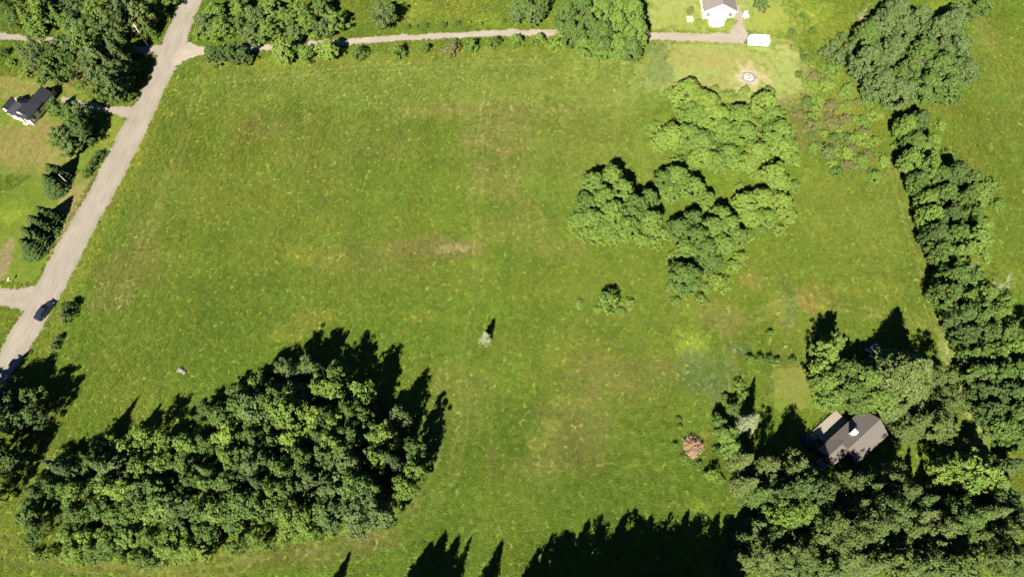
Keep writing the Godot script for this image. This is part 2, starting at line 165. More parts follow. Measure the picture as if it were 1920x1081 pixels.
# x, z, height, crown radius, tint, turn, label per plant; grouped by kind and group
const PLANTS := [
	["broadleaf_tree", "trees of the big grove", [
		[-49.21,-42.39,5.8,1.84,0,3.5,"leafy tree, first from the left in row one from the top of the big grove"],
		[-44.36,-41.81,10.9,2.25,4,0.91,"leafy tree, second from the left in row one from the top of the big grove"],
		[-40.4,-42.17,10.27,3.27,3,3.52,"leafy tree, third from the left in row one from the top of the big grove"],
		[-34.56,-40.47,11.39,2.95,0,3.65,"leafy tree, fourth from the left in row one from the top of the big grove"],
		[-55.57,-38.39,5.09,1.83,0,5.93,"leafy tree, first from the left in row two from the top of the big grove"],
		[-49.08,-37.76,10.63,2.61,0,0.38,"leafy tree, second from the left in row two from the top of the big grove"],
		[-45.79,-36.86,9.93,3.11,0,1.79,"leafy tree, third from the left in row two from the top of the big grove"],
		[-40.71,-36.53,10.59,3.15,4,0.14,"leafy tree, fourth from the left in row two from the top of the big grove"],
		[-37.66,-37.8,10.53,3.18,1,3.84,"leafy tree, fifth from the left in row two from the top of the big grove"],
		[-33.25,-36.86,12.01,3.19,1,4.82,"leafy tree, sixth from the left in row two from the top of the big grove"],
		[-28.23,-36.78,12.03,2.97,1,2.5,"leafy tree, seventh from the left in row two from the top of the big grove"],
		[-60.2,-34.23,5.42,2.18,3,6.0,"leafy tree, first from the left in row three from the top of the big grove"],
		[-54.61,-32.28,11.34,3.12,0,0.77,"leafy tree, second from the left in row three from the top of the big grove"],
		[-51.52,-33.51,8.88,2.31,0,3.02,"leafy tree, third from the left in row three from the top of the big grove"],
		[-48.05,-31.75,9.81,2.44,1,0.64,"leafy tree, fourth from the left in row three from the top of the big grove"],
		[-42.79,-32.36,9.73,2.61,3,3.01,"leafy tree, fifth from the left in row three from the top of the big grove"],
		[-37.41,-31.99,11.35,3.16,2,0.15,"leafy tree, sixth from the left in row three from the top of the big grove"],
		[-33.45,-31.92,11.39,2.93,2,2.27,"leafy tree, seventh from the left in row three from the top of the big grove"],
		[-30.52,-32.36,13.45,2.45,0,4.76,"leafy tree, eighth from the left in row three from the top of the big grove"],
		[-27.73,-32.04,11.98,2.33,0,4.37,"leafy tree, ninth from the left in row three from the top of the big grove"],
		[-21.71,-32.2,10.73,2.29,4,5.7,"leafy tree, tenth from the left in row three from the top of the big grove"],
		[-79.59,-27.92,5.95,2.28,2,2.64,"leafy tree, first from the left in row four from the top of the big grove"],
		[-73.31,-27.11,7.84,2.45,2,0.82,"leafy tree, second from the left in row four from the top of the big grove"],
		[-69.1,-28.36,9.56,2.84,2,0.12,"leafy tree, third from the left in row four from the top of the big grove"],
		[-65.18,-27.7,9.12,2.45,1,3.82,"leafy tree, fourth from the left in row four from the top of the big grove"],
		[-60.7,-26.88,10.41,2.65,1,1.08,"leafy tree, fifth from the left in row four from the top of the big grove"],
		[-59.11,-27.71,9.11,2.64,0,3.49,"leafy tree, sixth from the left in row four from the top of the big grove"],
		[-54.06,-28.94,9.09,3.38,2,3.33,"leafy tree, seventh from the left in row four from the top of the big grove"],
		[-49.06,-28.4,10.85,2.71,0,5.55,"leafy tree, eighth from the left in row four from the top of the big grove"],
		[-41.64,-27.66,9.59,3.17,2,2.84,"leafy tree, tenth from the left in row four from the top of the big grove"],
		[-33.45,-26.85,13.28,2.82,2,3.81,"leafy tree, twelfth from the left in row four from the top of the big grove"],
		[-30.0,-28.43,12.54,3.24,3,2.84,"leafy tree, thirteenth from the left in row four from the top of the big grove"],
		[-25.79,-28.37,10.68,3.48,0,3.19,"leafy tree, fourteenth from the left in row four from the top of the big grove"],
		[-23.52,-27.92,12.67,2.85,2,5.5,"leafy tree, fifteenth from the left in row four from the top of the big grove"],
		[-18.21,-26.33,12.59,2.28,3,5.8,"leafy tree, sixteenth from the left in row four from the top of the big grove"],
		[-85.9,-24.17,5.59,2.19,1,3.23,"leafy tree, first from the left in row five from the top of the big grove"],
		[-79.9,-23.95,8.06,2.48,0,0.67,"leafy tree, second from the left in row five from the top of the big grove"],
		[-75.39,-22.62,8.28,3.04,4,4.12,"leafy tree, third from the left in row five from the top of the big grove"],
		[-73.85,-23.93,7.33,3.17,4,6.09,"leafy tree, fourth from the left in row five from the top of the big grove"],
		[-69.13,-23.19,9.47,2.49,1,6.17,"leafy tree, fifth from the left in row five from the top of the big grove"],
		[-65.49,-24.05,7.32,2.66,1,2.54,"leafy tree, sixth from the left in row five from the top of the big grove"],
		[-61.51,-23.84,8.35,3.11,0,5.26,"leafy tree, seventh from the left in row five from the top of the big grove"],
		[-51.96,-24.49,11.08,2.55,1,0.35,"leafy tree, ninth from the left in row five from the top of the big grove"],
		[-48.26,-22.67,10.74,3.3,4,5.47,"leafy tree, tenth from the left in row five from the top of the big grove"],
		[-45.53,-23.4,10.56,2.87,3,3.76,"leafy tree, eleventh from the left in row five from the top of the big grove"],
		[-41.62,-22.54,12.42,2.44,0,2.89,"leafy tree, twelfth from the left in row five from the top of the big grove"],
		[-38.87,-24.39,11.87,2.54,0,0.02,"leafy tree, thirteenth from the left in row five from the top of the big grove"],
		[-34.19,-24.12,13.48,2.22,4,6.11,"leafy tree, fourteenth from the left in row five from the top of the big grove"],
		[-28.8,-22.98,12.48,2.26,1,0.22,"leafy tree, fifteenth from the left in row five from the top of the big grove"],
		[-24.9,-23.8,13.26,2.44,1,2.24,"leafy tree, sixteenth from the left in row five from the top of the big grove"],
		[-17.99,-22.3,10.06,2.25,1,1.56,"leafy tree, eighteenth from the left in row five from the top of the big grove"],
		[-89.1,-18.89,5.88,1.91,3,2.88,"leafy tree, first from the left in row six from the top of the big grove"],
		[-83.04,-18.96,10.35,2.31,0,6.24,"leafy tree, second from the left in row six from the top of the big grove"],
		[-79.85,-18.43,9.09,3.22,1,0.47,"leafy tree, third from the left in row six from the top of the big grove"],
		[-74.77,-19.4,9.17,2.57,2,1.64,"leafy tree, fourth from the left in row six from the top of the big grove"],
		[-70.72,-18.92,8.5,2.87,2,1.76,"leafy tree, fifth from the left in row six from the top of the big grove"],
		[-67.4,-18.39,8.99,3.18,4,1.45,"leafy tree, sixth from the left in row six from the top of the big grove"],
		[-64.75,-18.9,9.49,3.24,0,2.47,"leafy tree, seventh from the left in row six from the top of the big grove"],
		[-59.66,-20.42,9.24,2.25,0,4.28,"leafy tree, eighth from the left in row six from the top of the big grove"],
		[-56.73,-19.66,7.55,2.27,1,2.61,"leafy tree, ninth from the left in row six from the top of the big grove"],
		[-53.09,-20.07,8.2,2.79,0,5.28,"leafy tree, tenth from the left in row six from the top of the big grove"],
		[-42.96,-18.33,11.55,2.51,1,4.48,"leafy tree, twelfth from the left in row six from the top of the big grove"],
		[-40.02,-19.44,9.64,3.3,3,1.59,"leafy tree, thirteenth from the left in row six from the top of the big grove"],
		[-37.06,-20.39,10.54,3.02,4,6.27,"leafy tree, fourteenth from the left in row six from the top of the big grove"],
		[-32.67,-18.75,12.17,3.1,4,5.81,"leafy tree, fifteenth from the left in row six from the top of the big grove"],
		[-28.76,-19.32,10.35,3.46,0,1.76,"leafy tree, sixteenth from the left in row six from the top of the big grove"],
		[-19.75,-19.17,10.3,2.61,1,6.1,"leafy tree, eighteenth from the left in row six from the top of the big grove"],
		[-88.96,-15.02,5.64,2.58,0,1.41,"leafy tree, first from the left in row seven from the top of the big grove"],
		[-80.05,-14.63,7.71,2.92,0,5.91,"leafy tree, second from the left in row seven from the top of the big grove"],
		[-75.17,-15.77,7.49,3.0,0,0.53,"leafy tree, third from the left in row seven from the top of the big grove"],
		[-72.06,-14.55,7.6,2.92,0,4.91,"leafy tree, fourth from the left in row seven from the top of the big grove"],
		[-68.52,-16.02,9.28,3.16,0,4.05,"leafy tree, fifth from the left in row seven from the top of the big grove"],
		[-65.18,-15.6,7.42,3.07,1,3.93,"leafy tree, sixth from the left in row seven from the top of the big grove"],
		[-61.25,-15.45,8.93,3.26,4,4.39,"leafy tree, seventh from the left in row seven from the top of the big grove"],
		[-56.51,-14.8,9.28,2.76,0,1.89,"leafy tree, eighth from the left in row seven from the top of the big grove"],
		[-53.16,-15.3,9.13,2.62,1,2.44,"leafy tree, ninth from the left in row seven from the top of the big grove"],
		[-49.31,-16.56,9.66,3.33,0,0.07,"leafy tree, tenth from the left in row seven from the top of the big grove"],
		[-45.13,-15.89,10.54,3.18,0,1.75,"leafy tree, eleventh from the left in row seven from the top of the big grove"],
		[-40.46,-14.78,12.05,2.89,1,2.98,"leafy tree, twelfth from the left in row seven from the top of the big grove"],
		[-37.25,-14.29,12.02,2.7,1,0.18,"leafy tree, thirteenth from the left in row seven from the top of the big grove"],
		[-33.16,-14.59,10.45,3.46,3,0.35,"leafy tree, fourteenth from the left in row seven from the top of the big grove"],
		[-28.02,-14.53,11.71,3.46,4,0.51,"leafy tree, fifteenth from the left in row seven from the top of the big grove"],
		[-23.76,-14.24,11.64,2.89,4,5.81,"leafy tree, sixteenth from the left in row seven from the top of the big grove"],
		[-86.73,-12.14,6.02,2.2,0,0.26,"leafy tree, first from the left in row eight from the top of the big grove"],
		[-80.84,-11.22,5.31,2.29,1,5.04,"leafy tree, second from the left in row eight from the top of the big grove"],
		[-78.04,-11.02,5.33,2.0,2,4.69,"leafy tree, third from the left in row eight from the top of the big grove"],
		[-74.06,-10.71,5.28,2.28,1,2.28,"leafy tree, fourth from the left in row eight from the top of the big grove"],
		[-69.98,-11.4,5.22,2.75,1,1.65,"leafy tree, fifth from the left in row eight from the top of the big grove"],
		[-66.41,-10.67,5.08,1.91,1,5.8,"leafy tree, sixth from the left in row eight from the top of the big grove"],
		[-61.74,-10.8,6.1,2.68,1,0.15,"leafy tree, seventh from the left in row eight from the top of the big grove"],
		[-56.62,-12.14,6.4,1.95,0,4.49,"leafy tree, eighth from the left in row eight from the top of the big grove"],
		[-55.0,-11.38,5.56,2.15,0,4.96,"leafy tree, ninth from the left in row eight from the top of the big grove"],
		[-50.97,-12.97,5.53,2.05,0,0.83,"leafy tree, tenth from the left in row eight from the top of the big grove"],
		[-46.74,-10.67,5.53,1.98,1,5.04,"leafy tree, eleventh from the left in row eight from the top of the big grove"],
		[-41.17,-11.93,5.71,1.81,2,3.81,"leafy tree, twelfth from the left in row eight from the top of the big grove"],
		[-36.92,-12.47,6.35,2.14,1,2.89,"leafy tree, thirteenth from the left in row eight from the top of the big grove"],
		[-79.69,-8.3,5.24,2.17,2,4.08,"leafy tree, first from the left in row nine from the top of the big grove"],
		[-75.44,-8.38,5.24,2.33,0,6.22,"leafy tree, second from the left in row nine from the top of the big grove"],
		[-72.89,-9.33,5.31,2.41,0,5.54,"leafy tree, third from the left in row nine from the top of the big grove"],
		[-66.09,-7.23,5.2,1.94,0,5.74,"leafy tree, fourth from the left in row nine from the top of the big grove"],
		[-62.32,-8.92,6.16,2.32,1,1.46,"leafy tree, fifth from the left in row nine from the top of the big grove"],
		[-58.65,-8.81,5.4,2.05,2,5.84,"leafy tree, sixth from the left in row nine from the top of the big grove"],
		[-55.77,-8.47,5.35,1.95,2,2.82,"leafy tree, seventh from the left in row nine from the top of the big grove"],
		[-50.12,-9.06,5.38,1.83,1,0.66,"leafy tree, eighth from the left in row nine from the top of the big grove"],
		[-51.46,-33.84,13,3.4,0,1.37,"tall leafy tree, third from the left along the upper shadow edge of the big grove"],
		[-48.05,-33.49,14,3.6,4,2.32,"tall leafy tree, fourth from the left along the upper shadow edge of the big grove"],
		[-44.57,-34.32,14,3.8,0,0.89,"tall leafy tree, fifth from the left along the upper shadow edge of the big grove"],
		[-41.58,-32.9,15,3.8,1,1.28,"tall leafy tree, sixth from the left along the upper shadow edge of the big grove"],
		[-34.49,-31.61,14,2.2,3,1.6,"tall leafy tree, seventh from the left along the upper shadow edge of the big grove"],
		[-29.64,-22.84,14,3.4,4,3.76,"tall leafy tree, eighth from the left along the upper shadow edge of the big grove"],
		[-27.88,-19.22,14,3.4,0,4.09,"tall leafy tree, ninth from the left along the upper shadow edge of the big grove"],
		[-26.38,-17.39,12,3.2,4,1.28,"tall leafy tree, tenth from the left along the upper shadow edge of the big grove"],
		[-31.35,-25.31,12,3,0,0.07,"tall leafy tree, eleventh from the left along the upper shadow edge of the big grove"],
	]],
	["spruce_tree", "trees of the big grove", [
		[-45.05,-27.68,10.04,2.42,3,1.74,"dark conifer, ninth from the left in row four from the top of the big grove"],
		[-36.63,-28.42,12.53,2.37,3,2.78,"dark conifer, eleventh from the left in row four from the top of the big grove"],
		[-56.65,-22.21,11.73,1.88,5,4.65,"dark conifer, eighth from the left in row five from the top of the big grove"],
		[-22.25,-23.9,13.59,2.22,9,0.53,"dark conifer, seventeenth from the left in row five from the top of the big grove"],
		[-46.72,-20.12,12.14,2.31,9,5.27,"dark conifer, eleventh from the left in row six from the top of the big grove"],
		[-24.56,-18.56,12.79,2.06,5,1.79,"dark conifer, seventeenth from the left in row six from the top of the big grove"],
		[-81.65,-22.33,15,2.8,9,3.74,"tall conifer, first from the left along the upper shadow edge of the big grove"],
		[-75.9,-23.13,13,2.6,3,3.89,"tall conifer, second from the left along the upper shadow edge of the big grove"],
	]],
	["shrub", "shrubs along the grove fringe", [
		[-87.12,-7.93,1.82,1.74,2,3.6,"first low bright shrub from the left along the bottom fringe of the big grove"],
		[-84.53,-8.4,2.55,1.36,2,0.92,"second low bright shrub from the left along the bottom fringe of the big grove"],
		[-81.96,-7.56,1.72,1.25,2,0.68,"third low bright shrub from the left along the bottom fringe of the big grove"],
		[-79.1,-6.93,2.37,1.64,2,1.89,"fourth low bright shrub from the left along the bottom fringe of the big grove"],
		[-76.68,-7.43,2.43,1.33,1,1.98,"fifth low bright shrub from the left along the bottom fringe of the big grove"],
		[-74.38,-7.97,1.97,1.43,2,5.68,"sixth low bright shrub from the left along the bottom fringe of the big grove"],
		[-71.69,-7.67,2.28,1.45,2,4.02,"seventh low bright shrub from the left along the bottom fringe of the big grove"],
		[-69.06,-7.59,2.64,1.53,2,5.32,"eighth low bright shrub from the left along the bottom fringe of the big grove"],
		[-66.38,-6.23,1.84,1.49,2,0.26,"ninth low bright shrub from the left along the bottom fringe of the big grove"],
		[-64.03,-6.88,1.61,1.36,1,0.77,"tenth low bright shrub from the left along the bottom fringe of the big grove"],
		[-61.46,-7.54,2.58,1.54,2,0.26,"eleventh low bright shrub from the left along the bottom fringe of the big grove"],
		[-59.12,-8.21,2.15,1.91,2,4.19,"twelfth low bright shrub from the left along the bottom fringe of the big grove"],
		[-56.46,-7.66,2.26,1.21,1,3.45,"thirteenth low bright shrub from the left along the bottom fringe of the big grove"],
		[-48.28,-10.49,2.52,1.57,1,1.94,"first low shrub from the left along the lower right fringe of the big grove"],
		[-45.32,-10.13,2.16,1.62,1,2.81,"second low shrub from the left along the lower right fringe of the big grove"],
		[-42.39,-10.5,2.34,1.38,2,6.19,"third low shrub from the left along the lower right fringe of the big grove"],
		[-39.55,-11.43,2.37,1.66,2,4.9,"fourth low shrub from the left along the lower right fringe of the big grove"],
		[-36.57,-11.34,2.36,1.48,1,2.51,"fifth low shrub from the left along the lower right fringe of the big grove"],
		[-33.73,-12.1,1.98,1.6,1,0.58,"sixth low shrub from the left along the lower right fringe of the big grove"],
		[-30.32,-13.03,2.34,1.71,2,0.26,"seventh low shrub from the left along the lower right fringe of the big grove"],
		[-26.95,-13.98,2.05,1.99,1,4.88,"eighth low shrub from the left along the lower right fringe of the big grove"],
		[-24.58,-15.88,2.41,1.4,2,5.62,"ninth low shrub from the left along the lower right fringe of the big grove"],
		[-87.67,-26.32,2.33,1.78,2,5.38,"first low shrub from the top along the left fringe of the big grove"],
		[-90.28,-21.24,2.64,1.75,2,1.22,"second low shrub from the top along the left fringe of the big grove"],
		[-92.02,-16.83,2.62,1.59,2,4.31,"third low shrub from the top along the left fringe of the big grove"],
		[-89.81,-12.55,2.39,1.42,1,3.83,"fourth low shrub from the top along the left fringe of the big grove"],
		[-88.74,-10.23,1.98,1.49,0,1.73,"fifth low shrub from the top along the left fringe of the big grove"],
	]],
	["broadleaf_tree", "trees at the left edge", [
		[-98.44,-37.31,9.0,3.2,3,1.31,"first dark leafy tree from the top at the left edge below the road"],
		[-93.96,-36.73,8.0,2.6,0,0.23,"second dark leafy tree from the top at the left edge below the road"],
		[-100.85,-34.17,12.0,3.4,0,4.27,"third dark leafy tree from the top at the left edge below the road"],
		[-91.99,-33.08,9.0,2.6,3,4.82,"fourth dark leafy tree from the top at the left edge below the road"],
		[-96.32,-32.77,9.0,3.0,3,3.49,"fifth dark leafy tree from the top at the left edge below the road"],
		[-98.01,-30.07,12.0,3.2,3,4.63,"sixth dark leafy tree from the top at the left edge below the road"],
		[-98.9,-25.09,12.0,3.5,4,2.26,"seventh dark leafy tree from the top at the left edge below the road"],
		[-94.82,-23.96,9.0,3.0,3,1.86,"eighth dark leafy tree from the top at the left edge below the road"],
		[-96.34,-17.61,10.0,3.0,0,4.6,"ninth dark leafy tree from the top at the left edge below the road"],
		[-106.5,-34.09,12,3.2,3,4.69,"first shaded tree from the left whose shadow reaches the road at the left edge"],
		[-103.08,-34.34,11,2.6,3,1.39,"second shaded tree from the left whose shadow reaches the road at the left edge"],
		[-100.5,-32.25,11,2.2,3,1.83,"third shaded tree from the left whose shadow reaches the road at the left edge"],
	]],
	["conifer_tree", "trees of the top left wood", [
		[-128.84,-136.71,10.67,3.14,0,0.83,"first tree from the left in the upper band of the top left wood"],
		[-124.17,-135.53,10.22,3.33,1,1.41,"third tree from the left in the upper band of the top left wood"],
		[-123.12,-140.35,11.35,2.95,1,5.2,"fourth tree from the left in the upper band of the top left wood"],
		[-118.94,-142.39,9.4,3.46,6,2.52,"sixth tree from the left in the upper band of the top left wood"],
		[-113.38,-132.79,12.85,2.77,1,5.61,"seventh tree from the left in the upper band of the top left wood"],
		[-111.55,-138.08,11.4,3.32,4,1.56,"eighth tree from the left in the upper band of the top left wood"],
		[-103.91,-141.26,12.24,2.91,6,0.4,"twelfth tree from the left in the upper band of the top left wood"],
		[-98.31,-143.32,9.71,3.89,6,1.46,"fifteenth tree from the left in the upper band of the top left wood"],
		[-94.1,-134.36,6.82,2.55,1,6.1,"seventeenth tree from the left in the upper band of the top left wood"],
		[-93.23,-141.08,7.36,3.04,1,0.54,"eighteenth tree from the left in the upper band of the top left wood"],
		[-121.63,-124.22,9.78,2.88,6,1.5,"first tree from the left in the lower band of the top left wood"],
		[-118.04,-125.14,10.89,3.03,4,5.39,"second tree from the left in the lower band of the top left wood"],
		[-114.92,-119.6,12.8,2.71,4,4.96,"third tree from the left in the lower band of the top left wood"],
		[-113.05,-122.72,11.49,2.54,0,0.91,"fourth tree from the left in the lower band of the top left wood"],
		[-106.3,-121.28,9.81,3.49,6,5.6,"eighth tree from the left in the lower band of the top left wood"],
		[-98.73,-119.43,10.7,2.48,4,5.84,"thirteenth tree from the left in the lower band of the top left wood"],
		[-97.82,-123.23,12.39,3.13,4,4.96,"fifteenth tree from the left in the lower band of the top left wood"],
		[-97.96,-127.95,9.69,2.46,0,1.81,"eighteenth tree from the left in the lower band of the top left wood"],
	]],
	["broadleaf_tree", "trees of the top left wood", [
		[-129.11,-142.16,11.45,2.76,0,0.02,"second tree from the left in the upper band of the top left wood"],
		[-120.6,-137.79,9.55,3.82,1,4.44,"fifth tree from the left in the upper band of the top left wood"],
		[-110.94,-132.9,9.19,3.34,4,1.17,"ninth tree from the left in the upper band of the top left wood"],
		[-106.93,-132.14,9.25,3.63,0,3.85,"tenth tree from the left in the upper band of the top left wood"],
		[-107.64,-137.41,9.58,2.94,1,4.04,"eleventh tree from the left in the upper band of the top left wood"],
		[-100.63,-131.65,12.96,3.57,4,4.49,"thirteenth tree from the left in the upper band of the top left wood"],
		[-99.19,-137.55,10.51,3.22,4,0.51,"fourteenth tree from the left in the upper band of the top left wood"],
		[-95.75,-136.72,9.51,3.76,6,4.47,"sixteenth tree from the left in the upper band of the top left wood"],
		[-91.6,-144.91,6.17,2.98,1,5.93,"nineteenth tree from the left in the upper band of the top left wood"],
		[-112.77,-119.1,9.46,3.13,0,2.17,"fifth tree from the left in the lower band of the top left wood"],
		[-108.68,-119.15,11.79,2.49,0,4.35,"sixth tree from the left in the lower band of the top left wood"],
		[-109.12,-123.59,11.78,3.26,4,5.38,"seventh tree from the left in the lower band of the top left wood"],
		[-105.09,-124.2,12.5,3.28,1,5.93,"ninth tree from the left in the lower band of the top left wood"],
		[-101.76,-117.13,10.0,2.68,4,0.22,"tenth tree from the left in the lower band of the top left wood"],
		[-101.79,-121.24,12.29,3.14,4,3.0,"eleventh tree from the left in the lower band of the top left wood"],
		[-98.2,-112.48,9.41,3.28,0,1.85,"twelfth tree from the left in the lower band of the top left wood"],
		[-96.45,-113.81,11.85,2.86,4,4.83,"fourteenth tree from the left in the lower band of the top left wood"],
		[-96.27,-114.56,7.33,2.86,4,2.94,"sixteenth tree from the left in the lower band of the top left wood"],
		[-96.08,-118.27,9.12,2.51,4,3.61,"seventeenth tree from the left in the lower band of the top left wood"],
		[-98.45,-127.08,5.75,2.59,0,4.37,"nineteenth tree from the left in the lower band of the top left wood"],
		[-95.48,-121.83,7.01,2.27,6,1.64,"twentieth tree from the left in the lower band of the top left wood"],
	]],
	["shrub", "shrubs round the top left wood", [
		[-130.86,-128.13,2.2,1.61,0,5.89,"first low shrub from the left round the edge of the top left wood"],
		[-128.06,-125.16,1.56,1.5,2,4.82,"second low shrub from the left round the edge of the top left wood"],
		[-123.68,-122.09,1.79,2.24,2,4.94,"third low shrub from the left round the edge of the top left wood"],
		[-118.93,-119.8,1.92,1.67,1,5.83,"fourth low shrub from the left round the edge of the top left wood"],
		[-114.05,-119.37,2.15,2.02,1,5.58,"fifth low shrub from the left round the edge of the top left wood"],
		[-108.48,-117.93,1.37,1.54,1,2.69,"sixth low shrub from the left round the edge of the top left wood"],
		[-94.1,-114.05,1.84,1.5,2,1.47,"seventh low shrub from the left round the edge of the top left wood"],
		[-94.06,-134.85,1.76,1.83,2,4.73,"eighth low shrub from the left round the edge of the top left wood"],
	]],
	["broadleaf_tree", "trees beside the dark roofed house", [
		[-111.14,-108.86,5.0,2.2,0,5.45,"first leafy tree from the top in the clump beside the dark roofed house"],
		[-106.4,-107.64,6.5,2.6,0,2.91,"second leafy tree from the top in the clump beside the dark roofed house"],
		[-103.47,-106.91,7.0,2.6,4,4.04,"third leafy tree from the top in the clump beside the dark roofed house"],
		[-103.98,-103.12,7.0,3.0,0,4.54,"fourth leafy tree from the top in the clump beside the dark roofed house"],
		[-102.05,-101.56,7.0,2.8,3,1.01,"fifth leafy tree from the top in the clump beside the dark roofed house"],
		[-105.49,-100.32,7.0,2.8,4,1.03,"sixth leafy tree from the top in the clump beside the dark roofed house"],
		[-106.98,-98.93,6.0,2.4,0,4.99,"seventh leafy tree from the top in the clump beside the dark roofed house"],
		[-104.3,-97.4,6.0,2.6,4,1.76,"eighth leafy tree from the top in the clump beside the dark roofed house"],
	]],
	["spruce_tree", "trees beside the pole", [
		[-106.02,-87.6,6.0,3.2,3,4.35,"first dark tree from the left beside the pale roadside pole"],
		[-105.99,-90.52,6.0,3.2,3,0.03,"second dark tree from the left beside the pale roadside pole"],
	]],
	["spruce_tree", "conifers left of the road", [
		[-104.56,-78.94,6.5,3.0,3,5.31,"first dark conifer from the top in the short row left of the road"],
		[-105.26,-76.3,7.0,3.4,3,2.72,"second dark conifer from the top in the short row left of the road"],
		[-105.8,-73.34,7.0,3.4,3,1.52,"third dark conifer from the top in the short row left of the road"],
		[-106.2,-71.01,6.0,3.0,3,5.33,"fourth dark conifer from the top in the short row left of the road"],
	]],
	["shrub", "shrubs on the left verge", [
		[-98.1,-97.11,1.6,1.4,3,3.25,"first roadside shrub from the top between lawn and gravel road"],
		[-98.9,-95.28,1.6,1.4,3,4.89,"second roadside shrub from the top between lawn and gravel road"],
		[-99.44,-93.46,1.6,1.4,0,0.24,"third roadside shrub from the top between lawn and gravel road"],
		[-99.94,-91.51,1.6,1.4,0,3.26,"fourth roadside shrub from the top between lawn and gravel road"],
	]],
	["shrub", "shrubs near the parked car", [
		[-94.24,-56.73,3.0,1.9,3,1.29,"first dark bushy shrub from the top on the field verge near the parked car"],
		[-94.6,-55.1,2.6,1.7,4,3.28,"second dark bushy shrub from the top on the field verge near the parked car"],
		[-95.06,-50.0,1.6,1.1,4,6.22,"third dark bushy shrub from the top on the field verge near the parked car"],
		[-95.33,-48.58,1.6,1.2,4,4.58,"fourth dark bushy shrub from the top on the field verge near the parked car"],
	]],
	["broadleaf_tree", "trees of the thicket above the lane", [
		[-79.38,-135.65,6.51,2.64,4,2.51,"first leafy tree from the left in the thicket above the lane"],
		[-77.89,-140.92,5.25,3.33,1,3.64,"second leafy tree from the left in the thicket above the lane"],
		[-75.31,-134.75,5.58,3.15,1,6.1,"third leafy tree from the left in the thicket above the lane"],
		[-71.8,-141.5,6.12,2.55,1,5.08,"fourth leafy tree from the left in the thicket above the lane"],
		[-70.34,-135.33,6.13,2.96,0,5.12,"fifth leafy tree from the left in the thicket above the lane"],
		[-66.9,-132.38,5.87,3.04,4,2.94,"sixth leafy tree from the left in the thicket above the lane"],
		[-66.52,-138.07,6.78,3.06,4,2.23,"seventh leafy tree from the left in the thicket above the lane"],
		[-63.14,-134.32,5.68,2.77,1,6.17,"eighth leafy tree from the left in the thicket above the lane"],
		[-63.36,-141.1,6.16,3.22,1,2.25,"ninth leafy tree from the left in the thicket above the lane"],
		[-59.51,-137.95,5.8,2.88,1,4.0,"tenth leafy tree from the left in the thicket above the lane"],
		[-55.92,-133.38,5.42,2.69,4,0.36,"eleventh leafy tree from the left in the thicket above the lane"],
		[-55.21,-140.28,6.83,2.52,1,3.98,"twelfth leafy tree from the left in the thicket above the lane"],
		[-52.86,-135.62,6.55,2.6,1,4.12,"thirteenth leafy tree from the left in the thicket above the lane"],
		[-49.56,-141.29,6.44,2.98,0,1.17,"fourteenth leafy tree from the left in the thicket above the lane"],
		[-48.82,-134.22,5.86,2.54,4,4.97,"fifteenth leafy tree from the left in the thicket above the lane"],
		[-45.69,-136.43,6.44,3.1,1,4.2,"sixteenth leafy tree from the left in the thicket above the lane"],
	]],
	["shrub", "shrubs of the thicket above the lane", [
		[-81.45,-135.0,2.32,2.01,2,1.24,"first low shrub from the left in the thicket above the lane"],
		[-79.47,-133.96,2.15,1.82,2,4.22,"second low shrub from the left in the thicket above the lane"],
		[-75.68,-141.27,1.69,1.53,2,1.47,"third low shrub from the left in the thicket above the lane"],
		[-73.8,-134.5,1.71,1.8,1,3.04,"fourth low shrub from the left in the thicket above the lane"],
		[-66.13,-139.48,2.32,1.94,1,3.13,"fifth low shrub from the left in the thicket above the lane"],
		[-61.16,-134.01,2.03,2.06,1,1.01,"sixth low shrub from the left in the thicket above the lane"],
		[-60.04,-146.02,1.86,1.94,2,4.18,"seventh low shrub from the left in the thicket above the lane"],
		[-51.39,-133.91,2.27,1.71,2,6.28,"eighth low shrub from the left in the thicket above the lane"],
	]],
	["broadleaf_tree", "", [
		[-33.58,-137.14,9,3.6,4,4.24,"lone dark green tree standing in the meadow above the lane"],
		[66.22,-143.53,5,2.0,4,2.84,"grey green small tree on the lawn right of the white house"],
	]],
	["broadleaf_tree", "trees above the lane", [
		[1.11,-139.59,6.16,2.47,4,0.13,"first tree from the left in the small group above the lane near the tall clump"],
		[3.46,-140.85,8.29,3.04,0,5.08,"second tree from the left in the small group above the lane near the tall clump"],
		[5.8,-138.67,7.01,2.59,4,0.21,"third tree from the left in the small group above the lane near the tall clump"],
		[7.64,-141.57,7.18,2.32,0,2.14,"fourth tree from the left in the small group above the lane near the tall clump"],
	]],
	["shrub", "weed bushes above the lane", [
		[-27.38,-137.54,1.11,0.92,0,1.78,"first small weed bush from the left along the upper edge of the lane"],
		[-25.0,-137.61,0.94,0.81,0,5.19,"second small weed bush from the left along the upper edge of the lane"],
		[-22.51,-138.18,0.92,1.02,3,2.1,"third small weed bush from the left along the upper edge of the lane"],
		[-17.86,-138.26,1.19,1.03,3,6.12,"fourth small weed bush from the left along the upper edge of the lane"],
		[-14.09,-138.87,1.06,1.01,3,1.21,"fifth small weed bush from the left along the upper edge of the lane"],
		[-11.28,-139.24,1.09,0.77,2,0.55,"sixth small weed bush from the left along the upper edge of the lane"],
		[-8.44,-138.44,1.2,0.86,2,5.56,"seventh small weed bush from the left along the upper edge of the lane"],
		[-2.12,-139.65,1.02,0.74,3,0.68,"eighth small weed bush from the left along the upper edge of the lane"],
	]],
	["broadleaf_tree", "hedgerow along the lane", [
		[-75.13,-125.75,5.62,2.76,3,0.29,"first small tree from the left in the hedgerow along the lane"],
		[-71.11,-125.57,6.0,2.99,3,5.16,"second small tree from the left in the hedgerow along the lane"],
